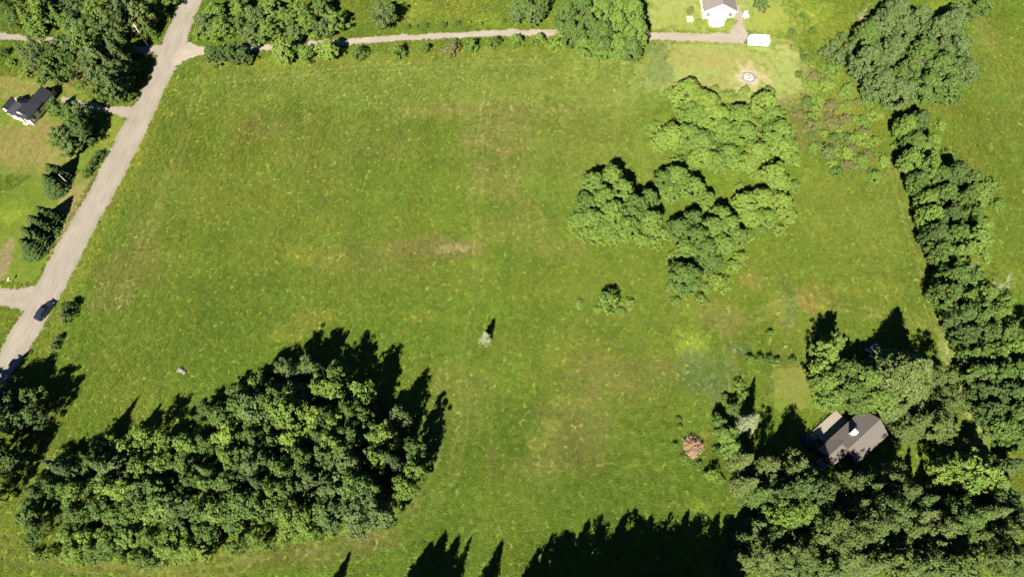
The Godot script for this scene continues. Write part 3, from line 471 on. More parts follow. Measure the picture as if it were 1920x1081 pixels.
		[-68.08,-125.69,5.0,2.3,3,2.98,"third small tree from the left in the hedgerow along the lane"],
		[-57.95,-126.62,6.75,3.22,2,4.81,"fourth small tree from the left in the hedgerow along the lane"],
		[-52.53,-127.17,4.5,2.53,1,0.38,"fifth small tree from the left in the hedgerow along the lane"],
		[-46.78,-127.39,6.25,3.22,2,3.15,"sixth small tree from the left in the hedgerow along the lane"],
		[12.89,-131.96,5.0,2.53,2,3.93,"sixteenth small tree from the left in the hedgerow along the lane"],
	]],
	["shrub", "hedgerow along the lane", [
		[-39.24,-127.65,3.5,2.18,0,3.41,"seventh shrub from the left in the hedgerow along the lane"],
		[-28.89,-128.07,3.75,2.07,1,2.36,"eighth shrub from the left in the hedgerow along the lane"],
		[-22.21,-129.44,2.75,1.49,0,0.92,"ninth shrub from the left in the hedgerow along the lane"],
		[-15.78,-129.81,2.75,2.76,8,4.23,"tenth shrub from the left in the hedgerow along the lane"],
		[-10.42,-130.16,3.5,1.95,1,4.33,"eleventh shrub from the left in the hedgerow along the lane"],
		[-4.68,-131.31,3.0,1.84,0,5.5,"twelfth shrub from the left in the hedgerow along the lane"],
		[1.1,-132.1,3.25,2.07,1,0.52,"thirteenth shrub from the left in the hedgerow along the lane"],
		[6.9,-132.22,3.0,1.95,2,0.25,"fourteenth shrub from the left in the hedgerow along the lane"],
		[10.72,-130.53,2.75,2.07,2,3.98,"fifteenth shrub from the left in the hedgerow along the lane"],
	]],
	["dense_tree", "trees of the clump astride the lane", [
		[13.81,-135.5,10.85,3.23,0,2.65,"first tall tree from the left in the dense clump astride the lane"],
		[15.02,-130.31,9.89,2.9,0,5.48,"second tall tree from the left in the dense clump astride the lane"],
		[17.58,-137.53,12.83,3.55,0,5.42,"third tall tree from the left in the dense clump astride the lane"],
		[18.5,-127.27,7.85,2.87,1,3.56,"fourth tall tree from the left in the dense clump astride the lane"],
		[18.66,-130.46,11.99,3.52,0,4.86,"fifth tall tree from the left in the dense clump astride the lane"],
		[20.51,-141.27,12.22,3.85,1,0.42,"sixth tall tree from the left in the dense clump astride the lane"],
		[22.64,-135.33,12.27,3.91,1,2.99,"seventh tall tree from the left in the dense clump astride the lane"],
		[22.54,-126.66,7.08,2.7,1,1.33,"eighth tall tree from the left in the dense clump astride the lane"],
		[22.52,-128.46,12.37,3.44,0,4.29,"ninth tall tree from the left in the dense clump astride the lane"],
		[24.52,-141.24,13.4,3.8,1,5.46,"tenth tall tree from the left in the dense clump astride the lane"],
		[26.45,-131.22,11.92,3.31,1,2.83,"eleventh tall tree from the left in the dense clump astride the lane"],
		[27.0,-137.28,13.22,3.39,1,4.58,"twelfth tall tree from the left in the dense clump astride the lane"],
		[26.81,-127.06,7.6,3.04,1,2.89,"thirteenth tall tree from the left in the dense clump astride the lane"],
		[29.94,-140.63,13.19,3.12,0,0.07,"fourteenth tall tree from the left in the dense clump astride the lane"],
		[30.11,-126.05,8.74,3.13,0,2.44,"fifteenth tall tree from the left in the dense clump astride the lane"],
		[30.94,-135.08,12.66,3.22,1,3.82,"sixteenth tall tree from the left in the dense clump astride the lane"],
		[30.9,-129.62,11.62,3.56,1,2.95,"seventeenth tall tree from the left in the dense clump astride the lane"],
	]],
	["shrub", "shrubs by the white house", [
		[49.24,-138.84,1.6,1.5,2,2.28,"first rounded green shrub from the left in front of the white house porch"],
		[57.99,-139.28,1.9,1.6,2,3.0,"second rounded green shrub from the left in front of the white house porch"],
	]],
	["shrub", "", [
		[47.58,-143.14,1.8,1.2,8,4.89,"reddish brown shrub on the lawn left of the white house"],
		[75.21,-97.56,2.2,2.8,6,3.66,"pale rounded bush alone at the top of the right hand field"],
		[20.69,-58.37,3.8,3.1,1,3.82,"low spreading bush alone in the field left of the round tree"],
		[38.43,-22.58,2.8,1.7,2,3.99,"bright yellow green bush below the dead pink brush"],
	]],
	["shrub", "bushes at the lawn edge", [
		[73.01,-145.54,1.6,1.2,2,1.84,"first small bush from the top on the right edge of the mown lawn"],
		[73.34,-142.97,1.3,1.0,2,5.46,"second small bush from the top on the right edge of the mown lawn"],
		[77.21,-141.47,1.2,1.0,0,3.78,"third small bush from the top on the right edge of the mown lawn"],
		[79.06,-135.95,1.8,1.2,0,2.37,"fourth small bush from the top on the right edge of the mown lawn"],
		[73.38,-135.78,1.3,1.2,0,5.07,"fifth small bush from the top on the right edge of the mown lawn"],
		[73.15,-130.31,1.2,1.2,2,1.68,"sixth small bush from the top on the right edge of the mown lawn"],
		[75.45,-126.57,1.6,1.5,0,1.81,"seventh small bush from the top on the right edge of the mown lawn"],
		[72.92,-121.37,1.4,1.3,0,1.72,"eighth small bush from the top on the right edge of the mown lawn"],
	]],
	["dense_tree", "trees of the large clump top right", [
		[89.47,-129.86,10.05,3.54,0,5.01,"first tree from the left in the large grey green clump at the top right"],
		[87.3,-120.42,11.35,4.25,4,1.94,"second tree from the left in the large grey green clump at the top right"],
		[88.61,-114.25,11.02,3.96,4,5.82,"third tree from the left in the large grey green clump at the top right"],
		[94.16,-133.36,11.36,3.95,4,3.37,"fourth tree from the left in the large grey green clump at the top right"],
		[93.67,-124.21,11.3,3.7,4,5.56,"fifth tree from the left in the large grey green clump at the top right"],
		[98.13,-137.6,10.43,4.1,4,1.34,"sixth tree from the left in the large grey green clump at the top right"],
		[93.61,-111.75,9.56,4.23,4,3.63,"seventh tree from the left in the large grey green clump at the top right"],
		[98.67,-131.01,10.21,4.02,4,1.55,"eighth tree from the left in the large grey green clump at the top right"],
		[96.49,-118.06,10.13,3.56,0,4.94,"ninth tree from the left in the large grey green clump at the top right"],
		[104.26,-135.33,9.96,3.47,4,3.26,"tenth tree from the left in the large grey green clump at the top right"],
		[102.69,-124.5,9.31,3.67,0,3.68,"eleventh tree from the left in the large grey green clump at the top right"],
		[100.32,-113.26,9.8,4.31,0,0.61,"twelfth tree from the left in the large grey green clump at the top right"],
		[106.89,-129.47,11.29,4.36,4,1.6,"thirteenth tree from the left in the large grey green clump at the top right"],
		[105.61,-118.96,10.03,4.55,0,0.53,"fourteenth tree from the left in the large grey green clump at the top right"],
		[106.22,-112.79,9.13,3.85,0,3.06,"fifteenth tree from the left in the large grey green clump at the top right"],
		[111.44,-132.87,11.57,4.16,4,4.44,"sixteenth tree from the left in the large grey green clump at the top right"],
		[110.76,-125.09,9.79,4.07,4,6.01,"seventeenth tree from the left in the large grey green clump at the top right"],
		[110.18,-118.37,9.57,4.39,4,6.07,"eighteenth tree from the left in the large grey green clump at the top right"],
	]],
	["shrub", "bushes beside the large clump", [
		[80.38,-127.82,3.0,2.2,4,5.91,"first grey green bush from the left beside the large clump top right"],
		[82.64,-130.67,2.6,2.0,4,5.26,"second grey green bush from the left beside the large clump top right"],
		[82.98,-125.96,3.2,2.4,4,0.35,"third grey green bush from the left beside the large clump top right"],
		[85.68,-133.41,2.6,1.6,4,4.25,"fourth grey green bush from the left beside the large clump top right"],
		[86.2,-128.56,3.4,2.2,4,2.96,"fifth grey green bush from the left beside the large clump top right"],
	]],
	["broadleaf_tree", "trees at the top edge", [
		[115.74,-140.44,6.0,2.6,4,3.02,"first leafy tree from the left at the top edge above the large clump"],
		[119.7,-139.69,6.0,2.6,0,5.74,"second leafy tree from the left at the top edge above the large clump"],
		[123.66,-142.34,6.0,2.4,0,5.02,"third leafy tree from the left at the top edge above the large clump"],
	]],
	["shrub", "bushes of the rough patch", [
		[70.82,-108.93,1.08,1.98,8,5.87,"first brownish green low bush from the left in the rough patch right of the lawn"],
		[72.8,-112.95,1.54,2.03,0,4.89,"second brownish green low bush from the left in the rough patch right of the lawn"],
		[72.77,-105.57,1.6,2.06,8,5.29,"third brownish green low bush from the left in the rough patch right of the lawn"],
		[75.01,-110.5,1.38,1.66,2,2.03,"fourth brownish green low bush from the left in the rough patch right of the lawn"],
		[75.64,-103.28,1.13,1.37,2,0.9,"fifth brownish green low bush from the left in the rough patch right of the lawn"],
		[78.03,-108.92,1.12,1.32,8,3.48,"sixth brownish green low bush from the left in the rough patch right of the lawn"],
		[79.69,-104.09,1.07,2.02,2,2.63,"seventh brownish green low bush from the left in the rough patch right of the lawn"],
		[81.8,-111.39,1.14,1.3,2,2.1,"eighth brownish green low bush from the left in the rough patch right of the lawn"],
		[83.6,-107.3,1.08,1.69,2,2.86,"ninth brownish green low bush from the left in the rough patch right of the lawn"],
		[86.08,-113.01,1.29,1.41,8,3.96,"tenth brownish green low bush from the left in the rough patch right of the lawn"],
		[85.27,-103.2,1.49,2.06,8,5.25,"eleventh brownish green low bush from the left in the rough patch right of the lawn"],
	]],
	["shrub", "scrub beside the right hand row", [
		[72.95,-99.32,1.08,2.31,1,2.71,"first bright scrub bush from the left beside the top of the right hand row"],
		[75.86,-94.67,1.2,1.69,2,0.61,"second bright scrub bush from the left beside the top of the right hand row"],
		[79.64,-97.73,1.22,2.48,2,5.23,"third bright scrub bush from the left beside the top of the right hand row"],
		[84.15,-117.01,1.8,1.57,2,0.1,"fourth bright scrub bush from the left beside the top of the right hand row"],
		[82.27,-101.52,1.66,1.81,2,2.78,"fifth bright scrub bush from the left beside the top of the right hand row"],
		[82.88,-95.32,1.64,2.53,1,1.17,"sixth bright scrub bush from the left beside the top of the right hand row"],
		[88.2,-113.77,1.35,2.49,2,1.74,"seventh bright scrub bush from the left beside the top of the right hand row"],
		[89.14,-108.87,1.13,2.41,2,4.84,"eighth bright scrub bush from the left beside the top of the right hand row"],
		[87.26,-100.75,1.58,1.64,2,5.21,"ninth bright scrub bush from the left beside the top of the right hand row"],
		[85.02,-90.78,1.73,2.28,1,1.1,"tenth bright scrub bush from the left beside the top of the right hand row"],
		[88.06,-95.46,1.1,2.2,2,5.1,"eleventh bright scrub bush from the left beside the top of the right hand row"],
	]],
	["dense_tree", "trees of the right hand row", [
		[97.21,-104.32,7.77,2.9,3,2.56,"first tree from the top in the upper half of the right hand tree row"],
		[92.73,-102.15,9.05,2.63,1,5.29,"second tree from the top in the upper half of the right hand tree row"],
		[93.95,-98.04,7.97,2.68,0,0.84,"third tree from the top in the upper half of the right hand tree row"],
		[97.27,-96.95,8.37,2.8,1,0.23,"fourth tree from the top in the upper half of the right hand tree row"],
		[91.73,-92.12,9.19,3.03,1,3.26,"fifth tree from the top in the upper half of the right hand tree row"],
		[94.5,-89.94,10.18,2.42,1,4.49,"sixth tree from the top in the upper half of the right hand tree row"],
		[100.66,-88.41,9.7,3.03,3,4.72,"seventh tree from the top in the upper half of the right hand tree row"],
		[96.93,-87.76,8.47,2.45,0,2.8,"eighth tree from the top in the upper half of the right hand tree row"],
		[103.57,-86.37,9.08,2.78,0,1.53,"ninth tree from the top in the upper half of the right hand tree row"],
		[92.17,-86.39,8.3,2.51,0,1.96,"tenth tree from the top in the upper half of the right hand tree row"],
		[105.7,-83.75,7.79,3.08,1,1.64,"eleventh tree from the top in the upper half of the right hand tree row"],
		[96.92,-82.56,9.06,2.91,0,2.2,"twelfth tree from the top in the upper half of the right hand tree row"],
		[100.89,-81.68,9.55,2.4,0,2.92,"thirteenth tree from the top in the upper half of the right hand tree row"],
		[92.95,-81.98,8.02,2.46,1,3.4,"fourteenth tree from the top in the upper half of the right hand tree row"],
		[96.35,-77.16,9.91,2.48,3,2.9,"fifteenth tree from the top in the upper half of the right hand tree row"],
		[101.49,-77.79,8.15,3.0,0,4.36,"sixteenth tree from the top in the upper half of the right hand tree row"],
		[92.43,-77.18,8.74,3.09,1,2.13,"seventeenth tree from the top in the upper half of the right hand tree row"],
		[91.97,-72.38,9.85,2.92,3,5.05,"eighteenth tree from the top in the upper half of the right hand tree row"],
		[96.19,-72.13,9.79,3.02,0,2.04,"nineteenth tree from the top in the upper half of the right hand tree row"],
		[92.7,-62.78,10.24,3.25,0,5.08,"fourth tree from the top in the middle of the right hand tree row"],
		[90.56,-58.46,9.84,3.15,0,3.9,"sixth tree from the top in the middle of the right hand tree row"],
		[99.15,-58.83,8.49,2.51,1,5.97,"seventh tree from the top in the middle of the right hand tree row"],
		[94.99,-57.86,8.47,2.78,1,0.76,"eighth tree from the top in the middle of the right hand tree row"],
		[100.32,-54.39,8.39,2.97,1,2.76,"ninth tree from the top in the middle of the right hand tree row"],
		[95.91,-49.37,9.8,2.87,0,0.19,"thirteenth tree from the top in the middle of the right hand tree row"],
		[92.48,-49.26,8.76,2.91,3,6.09,"fourteenth tree from the top in the middle of the right hand tree row"],
		[100.99,-46.29,8.2,2.78,1,2.03,"fifteenth tree from the top in the middle of the right hand tree row"],
		[96.6,-45.45,9.48,2.73,1,1.86,"sixteenth tree from the top in the middle of the right hand tree row"],
		[95.55,-40.77,10.77,3.01,0,5.38,"third tree from the top at the bottom end of the right hand tree row"],
		[102.56,-41.02,9.44,3.09,0,5.74,"fourth tree from the top at the bottom end of the right hand tree row"],
		[95.31,-36.66,10.89,3.08,3,5.35,"seventh tree from the top at the bottom end of the right hand tree row"],
		[92.59,-33.32,9.49,2.89,3,2.45,"eighth tree from the top at the bottom end of the right hand tree row"],
		[95.81,-32.87,10.36,2.64,0,5.34,"ninth tree from the top at the bottom end of the right hand tree row"],
		[98.7,-32.45,9.71,2.86,0,1.91,"tenth tree from the top at the bottom end of the right hand tree row"],
		[96.41,-29.19,9.58,3.25,0,6.02,"twelfth tree from the top at the bottom end of the right hand tree row"],
	]],
	["broadleaf_tree", "trees of the right hand row", [
		[99.65,-70.52,10.72,3.25,1,5.47,"first tree from the top in the middle of the right hand tree row"],
		[91.99,-68.44,9.14,2.93,0,2.04,"second tree from the top in the middle of the right hand tree row"],
		[95.64,-67.68,9.51,2.51,1,2.64,"third tree from the top in the middle of the right hand tree row"],
		[97.11,-62.36,8.26,3.01,0,5.76,"fifth tree from the top in the middle of the right hand tree row"],
		[95.53,-53.5,10.52,3.24,0,1.72,"tenth tree from the top in the middle of the right hand tree row"],
		[91.49,-53.36,10.14,2.73,3,3.83,"eleventh tree from the top in the middle of the right hand tree row"],
		[99.92,-49.92,9.9,2.66,0,2.89,"twelfth tree from the top in the middle of the right hand tree row"],
		[92.98,-45.08,8.59,2.55,0,2.76,"seventeenth tree from the top in the middle of the right hand tree row"],
		[92.31,-41.0,9.55,3.17,0,4.62,"eighteenth tree from the top in the middle of the right hand tree row"],
		[104.93,-47.59,10.05,3.35,0,4.64,"first tree from the top at the bottom end of the right hand tree row"],
		[99.72,-41.5,9.8,3.12,0,4.24,"second tree from the top at the bottom end of the right hand tree row"],
		[92.16,-37.17,9.79,2.71,3,4.81,"fifth tree from the top at the bottom end of the right hand tree row"],
		[99.02,-37.14,9.99,3.33,0,0.94,"sixth tree from the top at the bottom end of the right hand tree row"],
		[93.27,-29.86,9.85,2.91,0,0.55,"eleventh tree from the top at the bottom end of the right hand tree row"],
	]],
	["shrub", "shrubs along the right hand row", [
		[104.48,-105.45,1.59,1.75,2,0.16,"first low bright shrub from the top along the right hand tree row"],
		[92.59,-99.12,1.62,2.09,1,5.78,"second low bright shrub from the top along the right hand tree row"],
		[103.99,-96.69,2.0,1.83,1,3.25,"third low bright shrub from the top along the right hand tree row"],
		[112.02,-88.48,1.81,1.93,1,2.92,"fourth low bright shrub from the top along the right hand tree row"],
		[111.65,-82.78,1.47,1.93,1,5.95,"fifth low bright shrub from the top along the right hand tree row"],
		[107.38,-77.74,1.93,1.82,2,2.57,"sixth low bright shrub from the top along the right hand tree row"],
		[104.46,-69.62,1.8,1.91,2,5.53,"seventh low bright shrub from the top along the right hand tree row"],
		[106.53,-59.24,2.13,1.79,1,4.82,"eighth low bright shrub from the top along the right hand tree row"],
		[105.61,-54.31,2.09,1.86,2,1.07,"ninth low bright shrub from the top along the right hand tree row"],
		[106.13,-51.96,1.67,2.14,1,3.22,"tenth low bright shrub from the top along the right hand tree row"],
	]],
	["dense_tree", "trees of the mid field clump", [
		[14.94,-78.66,4.58,2.54,1,5.15,"first leafy tree from the left in the largest part of the mid field clump"],
		[16.81,-82.29,6.09,3.01,0,3.17,"second leafy tree from the left in the largest part of the mid field clump"],
		[17.88,-75.51,2.97,2.08,1,2.22,"third leafy tree from the left in the largest part of the mid field clump"],
		[18.41,-86.85,7.16,3.01,1,1.93,"fourth leafy tree from the left in the largest part of the mid field clump"],
		[18.01,-77.63,6.3,3.16,1,3.68,"fifth leafy tree from the left in the largest part of the mid field clump"],
		[20.34,-83.08,7.71,3.4,1,5.47,"sixth leafy tree from the left in the largest part of the mid field clump"],
		[21.37,-75.42,4.04,2.57,1,0.91,"seventh leafy tree from the left in the largest part of the mid field clump"],
		[22.86,-88.86,7.55,3.04,1,5.17,"eighth leafy tree from the left in the largest part of the mid field clump"],
		[22.42,-78.7,8.29,3.22,1,4.3,"ninth leafy tree from the left in the largest part of the mid field clump"],
		[24.94,-84.33,8.14,3.1,1,1.06,"tenth leafy tree from the left in the largest part of the mid field clump"],
		[25.92,-75.39,6.09,3.13,1,2.19,"eleventh leafy tree from the left in the largest part of the mid field clump"],
		[27.26,-80.14,8.12,3.2,0,5.59,"twelfth leafy tree from the left in the largest part of the mid field clump"],
		[30.47,-82.2,7.45,2.64,0,1.4,"thirteenth leafy tree from the left in the largest part of the mid field clump"],
		[30.87,-76.98,7.36,3.13,1,0.04,"fourteenth leafy tree from the left in the largest part of the mid field clump"],
		[34.77,-88.02,6.03,2.77,0,1.78,"first rounded tree from the left in the upper arm of the mid field clump"],
		[36.42,-84.84,4.97,2.74,1,2.14,"second rounded tree from the left in the upper arm of the mid field clump"],
		[38.03,-88.72,6.82,3.08,1,1.69,"third rounded tree from the left in the upper arm of the mid field clump"],
		[41.14,-85.66,6.54,3.19,1,1.0,"fourth rounded tree from the left in the upper arm of the mid field clump"],
		[44.13,-83.18,4.86,2.38,1,1.87,"fifth rounded tree from the left in the upper arm of the mid field clump"],
		[37.13,-75.42,6.0,2.92,0,4.24,"first tree from the left in the lower arm of the mid field clump"],
		[38.49,-70.39,5.05,2.98,1,3.36,"second tree from the left in the lower arm of the mid field clump"],
		[40.33,-77.72,6.06,2.53,0,4.26,"third tree from the left in the lower arm of the mid field clump"],
		[40.25,-73.06,7.03,3.13,0,0.18,"fourth tree from the left in the lower arm of the mid field clump"],
		[40.66,-66.94,3.53,2.37,0,4.36,"fifth tree from the left in the lower arm of the mid field clump"],
		[42.41,-70.12,5.89,3.25,0,0.43,"sixth tree from the left in the lower arm of the mid field clump"],
		[43.96,-75.01,7.21,3.08,1,0.41,"seventh tree from the left in the lower arm of the mid field clump"],
		[44.16,-67.49,3.84,2.55,0,1.77,"eighth tree from the left in the lower arm of the mid field clump"],
		[46.49,-78.58,6.72,2.79,1,5.88,"ninth tree from the left in the lower arm of the mid field clump"],
		[46.46,-71.5,5.72,3.05,1,5.63,"tenth tree from the left in the lower arm of the mid field clump"],
		[48.06,-75.89,6.6,2.86,1,6.28,"eleventh tree from the left in the lower arm of the mid field clump"],
		[49.86,-72.93,5.42,2.63,1,1.83,"twelfth tree from the left in the lower arm of the mid field clump"],
	]],
	["shrub", "bushes at the foot of the clump", [
		[13.85,-77.08,2.06,1.87,2,3.78,"first low yellow green bush from the left along the foot of the mid field clump"],
		[16.17,-75.0,2.13,1.9,2,1.53,"second low yellow green bush from the left along the foot of the mid field clump"],
		[19.14,-74.26,1.72,2.07,2,2.6,"third low yellow green bush from the left along the foot of the mid field clump"],
		[22.71,-73.99,1.73,2.06,2,4.98,"fourth low yellow green bush from the left along the foot of the mid field clump"],
		[25.73,-74.28,1.62,1.65,2,2.38,"fifth low yellow green bush from the left along the foot of the mid field clump"],
		[29.31,-74.04,1.45,2.19,2,3.53,"sixth low yellow green bush from the left along the foot of the mid field clump"],
		[31.97,-73.08,1.52,1.93,2,2.11,"seventh low yellow green bush from the left along the foot of the mid field clump"],
		[33.56,-75.04,1.91,2.25,2,5.19,"eighth low yellow green bush from the left along the foot of the mid field clump"],
	]],
	["dense_tree", "", [
		[36.88,-63.01,7.2,4.3,0,1.7,"round tree standing just below the mid field clump"],
		[48.26,-14.72,13,3.8,1,5.77,"bright green leafy crown among olive conifers in the bottom right wood"],
		[52.25,-15.53,12,3.2,1,3.49,"second bright green leafy crown beside the first in the bottom right wood"],
	]],
	["shrub", "weeds by the spreading bush", [
		[14.33,-58.26,0.8,1.3,2,0.25,"first low weed clump from the left beside the lone spreading bush"],
		[18.28,-57.0,0.9,1.3,2,0.98,"second low weed clump from the left beside the lone spreading bush"],
		[23.4,-56.75,0.9,1.4,1,3.55,"third low weed clump from the left beside the lone spreading bush"],
		[25.23,-58.48,1.0,1.5,2,5.81,"fourth low weed clump from the left beside the lone spreading bush"],
	]],
	["dense_tree", "trees between lawn and mid field", [
		[35.36,-99.49,4.76,2.91,2,5.66,"first light green tree from the left in the scatter between lawn and mid field"],
		[38.0,-100.52,6.56,3.8,2,4.97,"second light green tree from the left in the scatter between lawn and mid field"],
		[42.92,-113.35,6.47,4.44,2,2.62,"third light green tree from the left in the scatter between lawn and mid field"],
		[41.64,-100.79,5.98,3.53,1,1.77,"fourth light green tree from the left in the scatter between lawn and mid field"],
		[43.66,-107.24,5.68,4.4,1,5.84,"fifth light green tree from the left in the scatter between lawn and mid field"],
		[45.27,-99.87,4.6,3.3,1,2.69,"sixth light green tree from the left in the scatter between lawn and mid field"],
		[44.8,-95.18,4.14,3.17,2,1.1,"seventh light green tree from the left in the scatter between lawn and mid field"],
		[46.42,-110.03,6.56,4.55,2,1.57,"eighth light green tree from the left in the scatter between lawn and mid field"],
		[49.36,-106.48,5.6,4.2,2,1.26,"ninth light green tree from the left in the scatter between lawn and mid field"],
		[48.05,-94.58,4.47,3.3,1,4.21,"tenth light green tree from the left in the scatter between lawn and mid field"],
		[50.77,-102.31,5.38,3.6,1,0.84,"eleventh light green tree from the left in the scatter between lawn and mid field"],
		[51.43,-96.21,4.21,2.91,1,3.69,"twelfth light green tree from the left in the scatter between lawn and mid field"],
		[54.99,-106.22,6.13,3.59,1,4.78,"thirteenth light green tree from the left in the scatter between lawn and mid field"],
		[55.41,-101.63,5.83,3.4,1,5.27,"fourteenth light green tree from the left in the scatter between lawn and mid field"],
		[55.66,-94.22,3.54,2.91,2,0.08,"fifteenth light green tree from the left in the scatter between lawn and mid field"],
		[58.37,-96.84,4.49,3.14,2,1.91,"sixteenth light green tree from the left in the scatter between lawn and mid field"],
		[61.32,-110.16,6.31,3.49,2,1.01,"seventeenth light green tree from the left in the scatter between lawn and mid field"],
		[62.94,-106.69,5.16,3.46,1,3.5,"eighteenth light green tree from the left in the scatter between lawn and mid field"],
		[63.28,-101.26,6.63,4.16,1,0.53,"nineteenth light green tree from the left in the scatter between lawn and mid field"],
		[64.01,-97.98,5.37,3.52,2,4.05,"twentieth light green tree from the left in the scatter between lawn and mid field"],
	]],
	["dense_tree", "trees right of the clump", [
		[52.92,-82.09,5.49,3.29,2,0.05,"first light green tree from the left in the group right of the mid field clump"],
		[53.92,-78.85,4.06,2.63,2,4.1,"second light green tree from the left in the group right of the mid field clump"],
		[57.14,-83.94,5.08,2.68,2,0.17,"third light green tree from the left in the group right of the mid field clump"],
		[57.61,-78.97,3.72,2.74,1,6.04,"fourth light green tree from the left in the group right of the mid field clump"],
		[60.73,-90.42,6.24,3.27,2,4.66,"fifth light green tree from the left in the group right of the mid field clump"],
		[61.79,-87.73,4.94,2.84,2,2.01,"sixth light green tree from the left in the group right of the mid field clump"],
		[60.93,-82.34,4.82,3.13,2,1.5,"seventh light green tree from the left in the group right of the mid field clump"],
		[62.41,-79.82,3.27,2.47,2,2.53,"eighth light green tree from the left in the group right of the mid field clump"],
	]],
	["shrub", "weed bushes round the mid field trees", [
		[34.16,-61.99,1.02,1.41,1,3.14,"first low weed bush from the left scattered round the mid field trees"],
		[35.5,-69.79,1.11,1.5,2,3.93,"second low weed bush from the left scattered round the mid field trees"],
		[42.26,-61.98,1.1,1.42,2,2.78,"third low weed bush from the left scattered round the mid field trees"],
		[43.65,-64.43,1.79,1.28,2,5.34,"fourth low weed bush from the left scattered round the mid field trees"],
		[50.25,-92.36,1.38,1.41,1,0.02,"fifth low weed bush from the left scattered round the mid field trees"],
		[48.68,-67.05,1.69,2.06,2,2.67,"sixth low weed bush from the left scattered round the mid field trees"],
		[52.8,-87.95,1.22,1.86,2,4.46,"seventh low weed bush from the left scattered round the mid field trees"],
		[50.8,-69.68,1.73,1.25,2,4.18,"eighth low weed bush from the left scattered round the mid field trees"],
		[52.76,-75.09,1.67,2.11,2,2.38,"ninth low weed bush from the left scattered round the mid field trees"],
		[57.62,-90.96,0.98,2.01,2,2.19,"tenth low weed bush from the left scattered round the mid field trees"],
		[56.65,-76.57,1.14,1.28,1,3.25,"eleventh low weed bush from the left scattered round the mid field trees"],
		[60.24,-76.53,1.34,1.74,2,5.43,"twelfth low weed bush from the left scattered round the mid field trees"],
		[67.03,-95.29,1.8,2.17,2,0.51,"thirteenth low weed bush from the left scattered round the mid field trees"],
		[65.76,-87.84,1.66,1.93,1,3.83,"fourteenth low weed bush from the left scattered round the mid field trees"],
	]],
	["shrub", "brush among the trees below the lawn", [
		[40.53,-115.32,1.35,2.56,1,3.48,"first bush from the left in brush row one among the trees below the lawn"],
		[46.54,-115.27,2.49,2.07,2,3.55,"second bush from the left in brush row one among the trees below the lawn"],
		[50.47,-115.95,1.76,1.68,2,6.08,"third bush from the left in brush row one among the trees below the lawn"],
		[54.1,-114.43,1.5,2.7,2,5.41,"fourth bush from the left in brush row one among the trees below the lawn"],
		[58.12,-116.3,1.57,1.65,2,4.21,"fifth bush from the left in brush row one among the trees below the lawn"],
		[64.02,-115.44,2.18,1.86,1,1.42,"sixth bush from the left in brush row one among the trees below the lawn"],
		[40.7,-110.99,2.19,1.66,2,2.46,"first bush from the left in brush row two among the trees below the lawn"],
		[44.97,-109.92,1.46,3.04,2,2.98,"second bush from the left in brush row two among the trees below the lawn"],
		[48.48,-110.42,1.36,2.1,2,0.36,"third bush from the left in brush row two among the trees below the lawn"],
		[52.9,-110.29,1.55,2.09,2,4.41,"fourth bush from the left in brush row two among the trees below the lawn"],
		[59.07,-109.76,2.51,2.24,2,4.44,"fifth bush from the left in brush row two among the trees below the lawn"],
		[63.2,-109.39,1.8,2.93,2,6.21,"sixth bush from the left in brush row two among the trees below the lawn"],
		[66.18,-108.85,1.5,1.68,2,5.47,"seventh bush from the left in brush row two among the trees below the lawn"],
		[34.73,-104.35,1.39,2.98,2,1.52,"first bush from the left in brush row three among the trees below the lawn"],
		[39.51,-104.23,1.71,2.61,2,5.26,"second bush from the left in brush row three among the trees below the lawn"],
		[44.66,-104.0,2.01,1.68,2,3.06,"third bush from the left in brush row three among the trees below the lawn"],
		[47.97,-105.31,1.33,1.91,2,3.48,"fourth bush from the left in brush row three among the trees below the lawn"],
		[53.59,-103.78,1.62,2.6,1,5.25,"fifth bush from the left in brush row three among the trees below the lawn"],
		[58.24,-106.0,2.02,1.9,2,4.78,"sixth bush from the left in brush row three among the trees below the lawn"],
		[62.42,-105.96,1.59,2.21,2,2.15,"seventh bush from the left in brush row three among the trees below the lawn"],
		[66.43,-104.19,1.44,2.3,2,5.03,"eighth bush from the left in brush row three among the trees below the lawn"],
		[34.12,-100.73,1.29,1.77,1,4.57,"first bush from the left in brush row four among the trees below the lawn"],
		[40.13,-99.4,1.68,2.25,1,1.97,"second bush from the left in brush row four among the trees below the lawn"],
		[43.55,-99.91,1.68,2.27,2,0.13,"third bush from the left in brush row four among the trees below the lawn"],
		[47.24,-98.95,1.85,3.08,2,3.96,"fourth bush from the left in brush row four among the trees below the lawn"],
		[52.07,-98.8,2.2,1.73,1,1.72,"fifth bush from the left in brush row four among the trees below the lawn"],
		[57.24,-100.86,1.9,1.92,2,3.6,"sixth bush from the left in brush row four among the trees below the lawn"],
		[60.88,-100.48,2.01,1.72,2,0.21,"seventh bush from the left in brush row four among the trees below the lawn"],
		[66.39,-99.56,1.98,2.74,2,4.86,"eighth bush from the left in brush row four among the trees below the lawn"],
		[39.19,-94.53,1.97,2.15,2,4.42,"first bush from the left in brush row five among the trees below the lawn"],
		[42.95,-95.35,2.13,2.92,1,3.16,"second bush from the left in brush row five among the trees below the lawn"],
		[48.02,-93.86,2.42,2.8,1,0.95,"third bush from the left in brush row five among the trees below the lawn"],
		[52.8,-94.51,1.51,2.93,2,2.85,"fourth bush from the left in brush row five among the trees below the lawn"],
		[55.59,-94.25,1.83,2.41,1,5.84,"fifth bush from the left in brush row five among the trees below the lawn"],
		[60.94,-94.82,2.02,1.73,2,1.94,"sixth bush from the left in brush row five among the trees below the lawn"],
		[65.03,-95.17,2.2,2.38,1,0.46,"seventh bush from the left in brush row five among the trees below the lawn"],
	]],
	["shrub", "scrub right of the lawn", [
